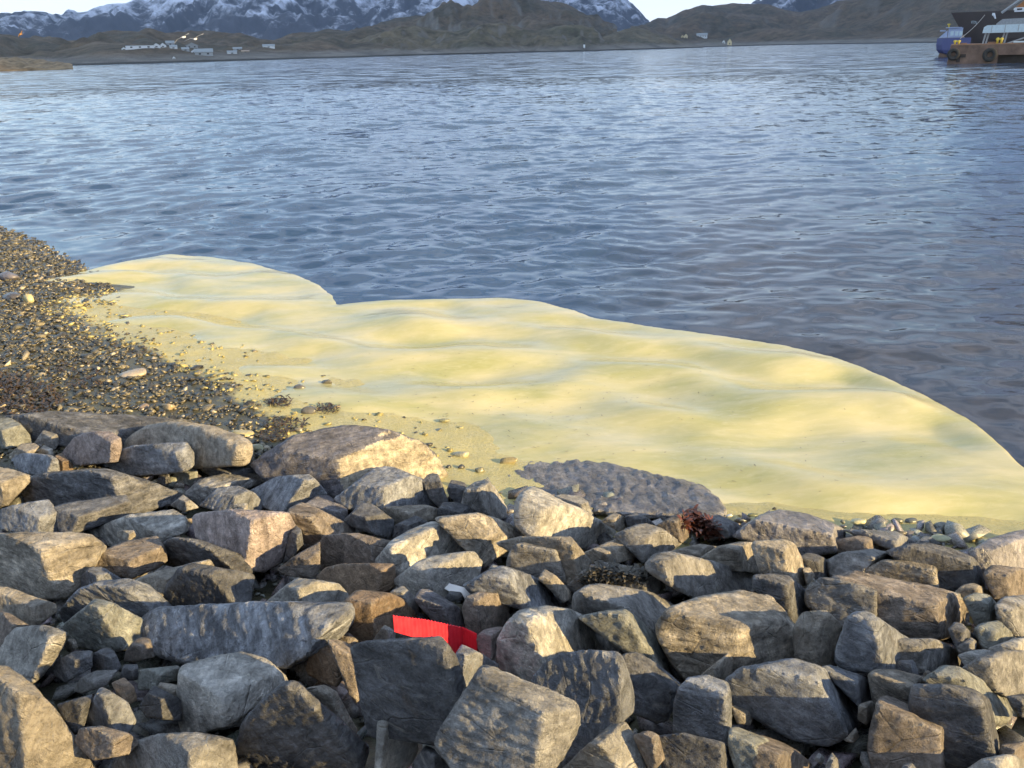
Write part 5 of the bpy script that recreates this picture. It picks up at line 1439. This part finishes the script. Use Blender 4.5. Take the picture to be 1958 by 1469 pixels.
def prism(bm, prof, a0, a1, axis='y'):
    """a closed profile (u,z) swept from a0 to a1 along an axis"""
    rows = []
    for a in (a0, a1):
        rows.append([bm.verts.new((u, a, z) if axis == 'y' else (a, u, z)) for u, z in prof])
    n = len(prof)
    for i in range(n): bm.faces.new((rows[0][i], rows[0][(i + 1) % n], rows[1][(i + 1) % n], rows[1][i]))
    bm.faces.new(rows[0]); bm.faces.new(rows[1])
def fin(name, bm, mat, parent=None, smooth=False):
    bmesh.ops.recalc_face_normals(bm, faces=bm.faces)
    me = bpy.data.meshes.new(name); bm.to_mesh(me); bm.free()
    me.materials.append(mat)
    if smooth: me.polygons.foreach_set('use_smooth', np.ones(len(me.polygons), dtype=bool))
    return link(name, me, parent)

M_WALLW = plain('white_boards', (0.74, 0.75, 0.74), 0.6, 0, 0.06)
M_WALLG = plain('grey_boards', (0.36, 0.37, 0.37), 0.7, 0, 0.1)
M_WALLY = plain('pale_yellow_boards', (0.72, 0.60, 0.36), 0.6, 0, 0.06)
M_WALLB = plain('tan_boards', (0.40, 0.30, 0.22), 0.7, 0, 0.1)
M_ROOF = plain('dark_roofing', (0.07, 0.075, 0.08), 0.7, 0, 0.2)
M_ROOFG = plain('grey_roofing', (0.30, 0.33, 0.34), 0.6, 0, 0.15)
M_GLASS = plain('dark_glass', (0.02, 0.025, 0.03), 0.1)
def house(x0, x1, ytop, ybot, label, wall=None, roof=None, gable=True, cat='house', flatroof=False):
    wall = wall or M_WALLW; roof = roof or M_ROOF
    P = on_land((x0 + x1) / 2, ybot - 0.5)
    dist = np.linalg.norm(P - CAM)
    w, h = (x1 - x0) / F_PX * dist, (ybot - ytop) / F_PX * dist
    face = math.atan2(P[0], P[1])
    root = empty(cat.replace(' ', '_') if cat != 'house' else 'house', (P[0], P[1], P[2] - 0.3), label, cat, 'houses on the far shore', -face)
    hw = h * (0.92 if flatroof else (0.52 if gable else 0.55)); dp = max(w * 0.7, 5.0) if not flatroof else max(7.0, w * 0.3)
    bm = bmesh.new()
    if flatroof:
        box(bm, (0, dp / 2, hw / 2 - 0.8), (w, dp, hw + 1.6))
        fin('wall', bm, wall, root)
        bm = bmesh.new(); box(bm, (0, dp / 2, hw + 0.04 * h), (w * 1.02, dp * 1.05, 0.08 * h)); fin('roof', bm, roof, root)
    elif gable:                                   # gable end towards the water
        prism(bm, [(-w / 2, -1.6), (w / 2, -1.6), (w / 2, hw), (0, h), (-w / 2, hw)], 0, dp); fin('wall', bm, wall, root)
        bm = bmesh.new()
        for s in (-1, 1):
            prism(bm, [(0, h + .02 * h), (s * w * .56, hw - (h - hw) * .12), (s * w * .56, hw - (h - hw) * .12 + .07 * h), (0, h + .09 * h)], -0.04 * w, dp * 1.05)
        fin('roof', bm, roof, root)
    else:                                          # long side towards the water
        box(bm, (0, dp / 2, hw / 2 - 0.8), (w, dp, hw + 1.6)); fin('wall', bm, wall, root)
        bm = bmesh.new(); prism(bm, [(-.05 * dp, hw * .96), (dp * 1.05, hw * .96), (dp / 2, h)], -w * .53, w * .53, 'x'); fin('roof', bm, roof, root)
    nwin = max(1, min(8, int(w / 4.2)))
    for k in range(nwin):
        bm = bmesh.new()
        wx = (k + 0.5) / nwin * w * 0.9 - w * 0.45
        box(bm, (wx, -0.03, hw * 0.55), (min(1.3, w / nwin * .45), 0.06, hw * 0.36)); fin('window', bm, M_GLASS, root)
    return root
house(246, 290, 87.5, 93.5, 'long low white farm building with a flat dark roof, on the left shore', None, M_ROOF, flatroof=True, cat='farm building')
house(293.5, 305.5, 84, 91.5, 'white gabled house just right of the long white farm building')
house(307, 317, 83.5, 91, 'second white gabled house right of the long white farm building')
house(319, 333, 79.5, 87.5, 'grey-roofed house standing highest, above the second white gabled house', M_WALLG, M_ROOFG, False)
house(326, 338, 87, 94, 'small white cottage just below the highest grey-roofed house', None, M_ROOFG, False)
house(358, 377, 84, 92.5, 'wide pale grey gabled house in the upper middle of the farm cluster', M_WALLG, M_ROOFG)
house(349, 361, 91.5, 98, 'low grey cottage below the wide pale grey gabled house', M_WALLG, M_ROOFG, False)
house(366, 375, 96, 101.5, 'tiny bright white gabled shed in the lower middle of the farm cluster')
house(376, 405, 95, 107, 'largest grey barn with a pale front, lowest in the farm cluster', M_WALLG, M_ROOFG, False, 'barn')
house(436, 452, 97.5, 103.5, 'bright white house standing alone near the water, right of the barn', None, M_ROOFG, False)
house(447, 462, 91, 96.5, 'dull grey house above the lone bright white house', M_WALLG, M_ROOFG, False)
house(463, 476, 96.5, 101, 'low tan house right of the lone bright white house', M_WALLB, M_WALLB, False)
house(504, 524, 85.5, 92, 'white house farthest right of the farm cluster, apart on the slope', None, M_ROOFG, False)
house(233.5, 240.5, 91, 96, 'tiny pale shed left of the long white farm building')
house(330.6, 335, 108.5, 113.5, 'tiny white boathouse down at the waterline below the farm', cat='boathouse')
house(1333, 1351, 65, 72.5, 'white house below the dark bushy hill on the right', None, M_ROOFG, False)
house(1302.5, 1307, 68.5, 73, 'tiny sunlit yellow cabin on the headland ridge, left one', M_WALLY, M_WALLY)
house(1308, 1314.5, 67, 74.5, 'sunlit yellow cabin on the headland ridge, right one', M_WALLY, M_WALLY)
house(1381.5, 1386, 78, 83, 'small white hut left of the tall pale yellow beacon house')
house(1391, 1398.5, 77, 87, 'tall narrow pale yellow beacon house on the low rocky point', M_WALLY, M_WALLY)
# lighthouse
P = on_land(1117, 91); dist = np.linalg.norm(P - CAM); u = dist / F_PX
root = empty('lighthouse', (P[0], P[1], P[2] - 0.3), 'small white lighthouse with a dark lantern on the far headland', 'lighthouse')
bm = bmesh.new(); tube(bm, (0, 0, -1), (0, 0, 5.4 * u), 2.1 * u, 12, 1.6 * u); fin('tower', bm, M_WALLW, root, True)
bm = bmesh.new(); tube(bm, (0, 0, 5.4 * u), (0, 0, 7.2 * u), 1.0 * u, 10); fin('lantern', bm, M_GLASS, root)
bm = bmesh.new(); tube(bm, (0, 0, 7.2 * u), (0, 0, 8.6 * u), 1.4 * u, 10, 0.1); fin('roof', bm, M_ROOF, root)
# bridge in the gap
bD = 1400
a_, b_ = at_y(1153, 62.3, bD), at_y(1196, 59.6, bD)
root = empty('bridge', (a_ + b_) / 2, 'long thin pale bridge deck between the knolls and the headland', 'bridge')
bm = bmesh.new(); d = Vector(b_ - a_); tube(bm, -d / 2, d / 2, 0.9, 4); fin('deck', bm, M_ROOFG, root)
for k in (-0.25, 0.0, 0.25):
    bm = bmesh.new(); tube(bm, Vector(d) * k, Vector(d) * k - Vector((0, 0, 9)), 0.5, 6); fin('pier', bm, M_ROOFG, root)
# gulls
M_GULLW, M_GULLG = plain('white_feathers', (0.80, 0.80, 0.80), 0.7, 0, .03), plain('grey_feathers', (0.42, 0.44, 0.48), 0.7, 0, .06)
M_GULLB = plain('sunlit_feathers', (0.30, 0.17, 0.07), 0.7, 0, .1)  # orange of the low sun put into the gull's feather colour
def gull(label, body, ltip, lwrist, rwrist, rtip, D, mb, mw, bl=9.0):
    c = at_y(*body, D); u = D / F_PX
    root = empty('gull', c, label, 'gull', 'birds flying over the fjord')
    bm = bmesh.new()
    bmesh.ops.create_uvsphere(bm, u_segments=12, v_segments=8, radius=1.0)
    for v in bm.verts:
        x = v.co.x
        k = 1.0 - 0.45 * max(0, x) ** 2 if x > 0 else 1.0 - 0.25 * x * x
        v.co = Vector((x * bl * u * .55, v.co.y * 2.0 * u * k, v.co.z * 1.7 * u * k))
    box(bm, (-bl * u * .62, 0, 0), (bl * u * .3, 2.2 * u, .35 * u))              # tail
    r = bmesh.ops.create_uvsphere(bm, u_segments=8, v_segments=6, radius=1.25 * u); bmesh.ops.translate(bm, verts=r['verts'], vec=(bl * u * .55, 0, .5 * u))
    fin('body', bm, mb, root, True)
    for w_, t_ in ((lwrist, ltip), (rwrist, rtip)):
        p0 = Vector((0, 0, 0.8 * u)); p1 = Vector(at_y(*w_, D) - c); p2 = Vector(at_y(*t_, D) - c)
        bm = bmesh.new(); rows = []
        for p, ch in ((p0, 2.3), (p0.lerp(p1, .5), 2.4), (p1, 2.1), (p1.lerp(p2, .6), 1.3), (p2, .35)):
            rows.append([bm.verts.new(p + Vector((0, s * ch * u, dz * u))) for s, dz in ((-1, -.1), (0, .35), (1, -.1), (0, -.15))])
        for a2, b2_ in zip(rows[:-1], rows[1:]):
            for k in range(4): bm.faces.new((a2[k], a2[(k + 1) % 4], b2_[(k + 1) % 4], b2_[k]))
        bm.faces.new(rows[-1]); fin('wing', bm, mw, root, True)
gull('white gull gliding over the houses, the left one of the pair', (350.5, 71.5), (331, 86.5), (339, 75.5), (353.5, 68.0), (361, 64.2), 58, M_GULLW, M_GULLG, 6)
gull('grey-winged gull gliding right beside the white one, the right of the pair', (372.8, 75.2), (352.5, 79.2), (363.5, 74.0), (378.5, 69.0), (389, 65.0), 62, M_GULLW, M_GULLG, 5)
gull('small gull lit orange in flight above the skerry on the far left', (38.5, 66), (34.5, 71.5), (36.5, 68.5), (40.5, 63), (42.5, 58.5), 90, M_GULLB, M_GULLB, 5)

# ------------------------------------------------------------------ barge, ships
M_RUST = plain('rusty_hull', (0.17, 0.105, 0.072), 0.8, 0, 0.45, 0.6)
M_RUSTD = plain('dark_recess', (0.045, 0.032, 0.024), 0.8, 0, 0.3, 0.6)
M_DECK = plain('orange_deck', (0.30, 0.16, 0.085), 0.7, 0, 0.3, 0.8)
M_TYRE = plain('tyre_rubber', (0.03, 0.028, 0.025), 0.8)
M_BLACKH = plain('black_hull', (0.055, 0.042, 0.04), 0.5, 0, 0.15, 0.3)
M_BLUEH = plain('blue_hull', (0.05, 0.06, 0.17), 0.45, 0, 0.12, 0.3)
M_LAV = plain('pale_blue_paint', (0.34, 0.40, 0.55), 0.5, 0, 0.08)
M_GANG = plain('pale_blue_steel', (0.50, 0.60, 0.63), 0.5, 0, 0.1)
M_YEL = plain('yellow_paint', (0.62, 0.46, 0.05), 0.5)
M_STEEL = plain('grey_steel', (0.30, 0.31, 0.31), 0.5, 0, 0.2)
M_ROPE = plain('mooring_rope', (0.32, 0.29, 0.25), 0.9)
M_JIB = plain('orange_brown_paint', (0.33, 0.13, 0.035), 0.6, 0, 0.2)
M_SHIPW = plain('white_ship_paint', (0.75, 0.77, 0.78), 0.45, 0, 0.05)
class Frame:
    """a local frame standing on the water, turned square to the line of sight of the harbour corner"""
    def __init__(self, px, py):
        self.O = at_z(px, py)
        self.phi = -math.atan2(self.O[0], self.O[1])
        self.ex = np.array([math.cos(self.phi), math.sin(self.phi), 0]); self.ey = np.array([-math.sin(self.phi), math.cos(self.phi), 0])
        self.u = (self.O @ self.ey) / F_PX
    def __call__(self, x, y, dy=0.0):
        d = ray(x, y)
        t = ((self.O - CAM) @ self.ey + dy) / (d @ self.ey)
        P = CAM + d * t - self.O
        return Vector((P @ self.ex, P @ self.ey, P[2]))
    def root(self, name, label, cat):
        return empty(name, (self.O[0], self.O[1], 0), label, cat, None, self.phi)
FB = Frame(1809.5, 122.5)
g = FB
rel = lambda p: Vector(p)
u = FB.u
zt = g(1811, 87)[2]
def relx(x): return g(x, 100)[0]
root = FB.root('barge', 'rusty flat barge with tyre fenders moored at the right picture edge', 'barge')
bm = bmesh.new(); xr1 = relx(1910)
prism(bm, [(0, -1.0), (0.25, zt), (xr1, zt), (xr1, -1.0)], 0, 9.0); fin('hull', bm, M_RUST, root)
bm = bmesh.new(); zc = g(1930, 105.0)[2]
prism(bm, [(xr1 + .02, zc), (xr1 + .02, zt), (24, zt), (24, zc)], 0.0, 9.0); fin('side_plate', bm, M_RUST, root)
bm = bmesh.new(); prism(bm, [(xr1 + .02, -1.0), (xr1 + .02, zc - .02), (24, zc - .02), (24, -1.0)], 1.2, 8.5); fin('recess', bm, M_RUSTD, root)
bm = bmesh.new(); prism(bm, [(0.35, zt + .01), (0.35, zt + .14), (24, zt + .14), (24, zt + .01)], 0.05, 8.9); fin('deck', bm, M_DECK, root)
bm = bmesh.new(); box(bm, (relx(1838), -0.04, g(1838, 107)[2]), (1.5, 0.08, .5)); box(bm, (relx(1834), -.04, g(1834, 113)[2]), (.6, .08, 1.0)); fin('hull_patch', bm, M_RUSTD, root)
for x_, y_, r_ in ((1823, 104, 9.5), (1892.5, 105, 10.5)):
    bm = bmesh.new(); R0, rr_ = r_ * u * .68, r_ * u * .32
    c_ = rel(g(x_, y_)) + Vector((0, -.35, 0))
    rows = []
    for i in range(24):
        a = i / 24 * 2 * math.pi
        rows.append([bm.verts.new(c_ + Vector(((R0 + rr_ * math.cos(b)) * math.cos(a), rr_ * math.sin(b) * .9, (R0 + rr_ * math.cos(b)) * math.sin(a)))) for b in np.linspace(0, 2 * math.pi, 10, endpoint=False)])
    for i in range(24):
        for k in range(10): bm.faces.new((rows[i][k], rows[(i + 1) % 24][k], rows[(i + 1) % 24][(k + 1) % 10], rows[i][(k + 1) % 10]))
    fin('tyre', bm, M_TYRE, root, True)
for x_ in (1827, 1908):
    bm = bmesh.new(); c_ = relx(x_); hb_ = 7.5 if x_ < 1900 else 10
    for s in (-.28, .28): tube(bm, (c_ + s, 1.0, zt + .1), (c_ + s, 1.0, zt + hb_ * u), .17, 10)
    tube(bm, (c_ - .55, 1.0, zt + hb_ * u * .75), (c_ + .55, 1.0, zt + hb_ * u * .75), .13, 8)
    fin('bollard', bm, M_YEL, root, True)
bm = bmesh.new(); box(bm, (relx(1896), 1.6, zt + .25), (1.4, .5, .3)); box(bm, (relx(1840), 1.6, zt + .2), (1.0, .5, .22)); fin('deck_timber', bm, M_DECK, root)
# gangway on the barge
root = FB.root('gangway', 'pale blue steel gangway standing on legs on the rusty barge', 'gangway')
bm = bmesh.new(); x0g, x1g = relx(1873.5), 24.5
z0g, z1g = g(1880, 63.5)[2], g(1880, 48.5)[2]
prism(bm, [(x0g, z0g), (x0g + .1, z1g - .25), (x0g + .55, z1g), (x1g, z1g + .25), (x1g, z0g + .12)], 2.0, 3.6); fin('beam', bm, M_GANG, root)
for k in range(7):
    bm = bmesh.new(); xx = x0g + 1.2 + k * 1.9; box(bm, (xx, 1.97, (z0g + z1g) / 2 + .03 + .02 * k), (.09, .06, (z1g - z0g) * .86)); fin('stiffener', bm, M_STEEL, root)
for xx in (1879, 1884.5, 1914.5, 1920):
    bm = bmesh.new(); tube(bm, (relx(xx) - .12, 2.6, zt + .12), (relx(xx) + .1, 2.6, z0g + .02), .14, 8); fin('leg', bm, M_STEEL, root)
bm = bmesh.new(); tube(bm, rel(g(1926, 83.5, 2)), rel(g(1975, 67, 2)), .13, 8); fin('diagonal_strut', bm, M_STEEL, root)
bm = bmesh.new(); tube(bm, rel(g(1938, 81, 1.5)), rel(g(1985, 79, 1.5)), .14, 8); fin('walkway_rail', bm, M_GANG, root)
# black-hulled ship behind the barge
FS = Frame(1855, 108.0)
root = FS.root('ship', 'black-hulled ship with a raked bow lying behind the rusty barge', 'ship')
rs = FS
bow = [(1817.5, 23.5), (1828, 43), (1838, 60), (1846, 75), (1852, 88), (1853, 104)]
secs = []
LS = 2.2
bm = bmesh.new()
ncol = 9
rows = []
for (bx_, by_) in bow:
    b0_ = rs(bx_, by_)
    row = []
    for i in range(ncol):
        f_ = i / (ncol - 1)
        xx = b0_.x + f_ * (26 - b0_.x)
        hw_ = 5.2 * (1 - (1 - f_) ** 2.2) * (0.45 + 0.55 * (0.3 + b0_.z / 5.0 if b0_.z < 3.5 else 1.0))
        row.append((xx, hw_, b0_.z))
    rows.append(row)
for side in (-1, 1):
    vr = [[bm.verts.new((x, 5.2 + side * w_, z)) for x, w_, z in row] for row in rows]
    for a2, b2_ in zip(vr[:-1], vr[1:]):
        for i in range(ncol - 1): bm.faces.new((a2[i], a2[i + 1], b2_[i + 1], b2_[i]))
    if side == -1: topn = vr[0]
    else: topf = vr[0]
for i in range(ncol - 1): bm.faces.new((topn[i], topn[i + 1], topf[i + 1], topf[i]))
bmesh.ops.remove_doubles(bm, verts=bm.verts, dist=0.001)
fin('hull', bm, M_BLACKH, root)
# name on the bow, laid on the hull plating
fc = bpy.data.curves.new('name_lettering', 'FONT'); fc.body = 'VITIN'; fc.size = 1.0; fc.extrude = 0.01; fc.align_x = 'LEFT'
tmpo = bpy.data.objects.new('tmp', fc); COL.objects.link(tmpo)
dgt = bpy.context.evaluated_depsgraph_get(); dgt.update()
tme = bpy.data.meshes.new_from_object(tmpo.evaluated_get(dgt)); bpy.data.objects.remove(tmpo)
tco = np.array([v.co[:] for v in tme.vertices]); tco[:, 0] -= tco[:, 0].min(); sc_ = 1.0 / tco[:, 0].max()
pa, pb = rs(1856, 45), rs(1867.5, 45)
wdt, hgt = (pb - pa).x, (rs(1856, 39.5) - rs(1856, 45.5)).z
def hull_y(x, z):
    bz = np.array([r[0][2] for r in rows])[::-1]; bxs = np.array([r[0][0] for r in rows])[::-1]
    b0x = np.interp(z, bz, bxs); f_ = np.clip((x - b0x) / (26 - b0x), 0, 1)
    i = np.minimum((f_ * (ncol - 1)).astype(int), ncol - 2); fa, fb = i / (ncol - 1), (i + 1) / (ncol - 1)
    kk = np.where(z < 3.5, 0.3 + z / 5.0, 1.0); kk = 0.45 + 0.55 * kk
    wa, wb = 5.2 * (1 - (1 - fa) ** 2.2) * kk, 5.2 * (1 - (1 - fb) ** 2.2) * kk
    return 5.2 - (wa + (wb - wa) * (f_ - fa) / (fb - fa))
lx = pa.x + tco[:, 0] * sc_ * wdt; lz = pa.z + tco[:, 1] / 0.72 * hgt - tco[:, 0] * sc_ * 0.12
ly = hull_y(lx, lz) - 0.06 - tco[:, 2]
tme.vertices.foreach_set('co', np.stack([lx, ly, lz], 1).astype(np.float32).ravel()); tme.materials.clear(); tme.materials.append(M_GANG)
tme.name = 'name_lettering'; link('name_lettering', tme, root)
bm = bmesh.new(); tube(bm, rs(1900, 27) + Vector((0, -.2, 0)), rs(1903.5, 36) + Vector((0, -.2, 0)), .28, 8, .12); box(bm, rs(1899.5, 27.5) + Vector((0, -.2, 0)), (.5, .3, .5)); fin('white_anchor', bm, M_SHIPW, root)
bm = bmesh.new()
prism(bm, [(rs(1905, 50).x, rs(1935, 44).z), (rs(1915, 50).x, rs(1935, 36).z), (27, rs(1935, 31).z), (27, rs(1935, 52).z), (rs(1905, 50).x, rs(1935, 50).z)], 1.0, 9.0); fin('deckhouse', bm, M_STEEL, root)
bm = bmesh.new(); prism(bm, [(rs(1935, 50).x, rs(1935, 23).z), (rs(1935, 50).x, rs(1935, 14.5).z), (27, rs(1935, 13.5).z), (27, rs(1935, 22.5).z)], 1.2, 8.0); fin('bridge_house', bm, M_SHIPW, root)
bm = bmesh.new(); box(bm, rs(1950, 17.5) + Vector((0, 1.15, 0)), (1.0, .08, .35)); fin('window', bm, M_GLASS, root)
bm = bmesh.new(); prism(bm, [(rs(1936, 50).x, rs(1935, 14.3).z), (rs(1956, 50).x, rs(1935, -3).z), (27, rs(1935, -8).z), (27, rs(1935, 13.3).z)], 2.0, 7.0); fin('funnel', bm, M_JIB, root)
bm = bmesh.new(); tube(bm, rs(1915, 25), rs(1962, -8), .28, 8); fin('crane_boom', bm, M_STEEL, root)
# blue vessel
FV = Frame(1800, 109.5)
root = FV.root('boat', 'blue-hulled boat with a wheelhouse lying behind the end of the barge', 'boat')
rv = FV
bm = bmesh.new()
outl = [(1787.5, 73.5), (1785.3, 86), (1785.6, 96), (1790, 102), (1799, 106), (1806, 109)]
rows = []
for i, (x, y) in enumerate(outl):
    p = rv(x, y); rows.append(p)
wv = [1.9, 2.1, 2.2, 2.1, 1.8, 1.3]
xe = rv(1856, 80).x
cols = []
for side in (-1, 1):
    c1 = [bm.verts.new((p.x + (0.5 if side else 0), 2.6 + side * w_ * .55, p.z)) for p, w_ in zip(rows, wv)]
    c2 = [bm.verts.new((p.x + 1.6, 2.6 + side * w_ * 1.15, p.z)) for p, w_ in zip(rows, wv)]
    c3 = [bm.verts.new((xe, 2.6 + side * w_ * 1.2, p.z)) for p, w_ in zip(rows, wv)]
    for a2, b2_ in ((c1, c2), (c2, c3)):
        for i in range(len(rows) - 1): bm.faces.new((a2[i], a2[i + 1], b2_[i + 1], b2_[i]))
    cols.append((c1, c2, c3))
for k in range(3):
    pass
for i in range(len(rows) - 1): bm.faces.new((cols[0][0][i], cols[0][0][i + 1], cols[1][0][i + 1], cols[1][0][i]))
bm.faces.new((cols[0][0][0], cols[0][1][0], cols[0][2][0], cols[1][2][0], cols[1][1][0], cols[1][0][0]))
bm.faces.new((cols[0][0][-1], cols[0][1][-1], cols[0][2][-1], cols[1][2][-1], cols[1][1][-1], cols[1][0][-1]))
fin('hull', bm, M_BLUEH, root)
bm = bmesh.new(); prism(bm, [(rv(1800, 65).x, -1.0), (rv(1801, 65).x, rv(1815, 104.5).z), (rv(1806, 65).x, rv(1815, 96).z), (xe, rv(1815, 96).z), (xe, -1)], 0.9, 4.2); fin('rudder_skeg', bm, M_RUST, root)
bm = bmesh.new(); prism(bm, [(rv(1796, 65).x, rv(1815, 72).z), (rv(1811, 65).x, rv(1815, 58).z), (rv(1812, 65).x, rv(1815, 72).z)], 1.2, 4.0); fin('stern_screen', bm, M_LAV, root)
bm = bmesh.new(); box(bm, rv(1827, 62.5) + Vector((0, 2.6, 0)), ((rv(1841, 65) - rv(1813.5, 65)).x, 2.8, rv(1815, 53.5).z - rv(1815, 72).z)); fin('wheelhouse', bm, M_LAV, root)
for xx in (1820.5, 1829.5, 1837.5):
    bm = bmesh.new(); box(bm, rv(xx, 64) + Vector((0, 1.16, 0)), (.66, .08, .95)); fin('window', bm, M_GANG, root)
bm = bmesh.new(); box(bm, rv(1824, 52.8) + Vector((0, 2.5, 0)), (3.2, 3.4, .16)); fin('roof', bm, M_LAV, root)
bm = bmesh.new(); box(bm, rv(1803, 59) + Vector((0, 2.2, 0)), (1.2, .5, .28)); fin('life_raft', bm, M_LAV, root)
bm = bmesh.new(); tube(bm, rv(1814.5, 52.6) + Vector((0, 2.4, 0)), rv(1814.5, 45.5) + Vector((0, 2.4, 0)), .12, 8); box(bm, rv(1814.5, 46.5) + Vector((0, 2.4, 0)), (.6, .3, .25)); fin('mast', bm, M_YEL, root)
# mooring rope
bm = bmesh.new()
def world_of(F, v): return Vector(F.O * np.array([1, 1, 0]) + F.ex * v[0] + F.ey * v[1] + np.array([0, 0, v[2]]))
pA, pB = world_of(FS, FS(1883, 29, -.3)), world_of(FB, FB(1836, 74, 1.0))
prev = pA
for k in range(1, 13):
    f_ = k / 12; q = pA.lerp(pB, f_) - Vector((0, 0, .35 * math.sin(f_ * math.pi)))
    tube(bm, prev, q, .06, 6); prev = q
tag(fin('mooring_rope', bm, M_ROPE), 'mooring rope running from the black ship down to the barge', 'rope')
# ------------------------------------------------------------------ air
bm = bmesh.new()
box(bm, (0, 3000, 1500), (18000, 10600, 3009))
mh = bpy.data.materials.new('haze_air'); mh.use_nodes = True
hn, hl = mh.node_tree.nodes, mh.node_tree.links
hn.remove(hn['Principled BSDF'])
pv = hn.new('ShaderNodeVolumePrincipled')
pv.inputs['Color'].default_value = (0.58, 0.76, 1.0, 1)
pv.inputs['Density'].default_value = 0.00006
pv.inputs['Anisotropy'].default_value = 0.0
hl.new(pv.outputs[0], hn['Material Output'].inputs['Volume'])
tag(fin('haze', bm, mh), None, None, None, 'stuff')
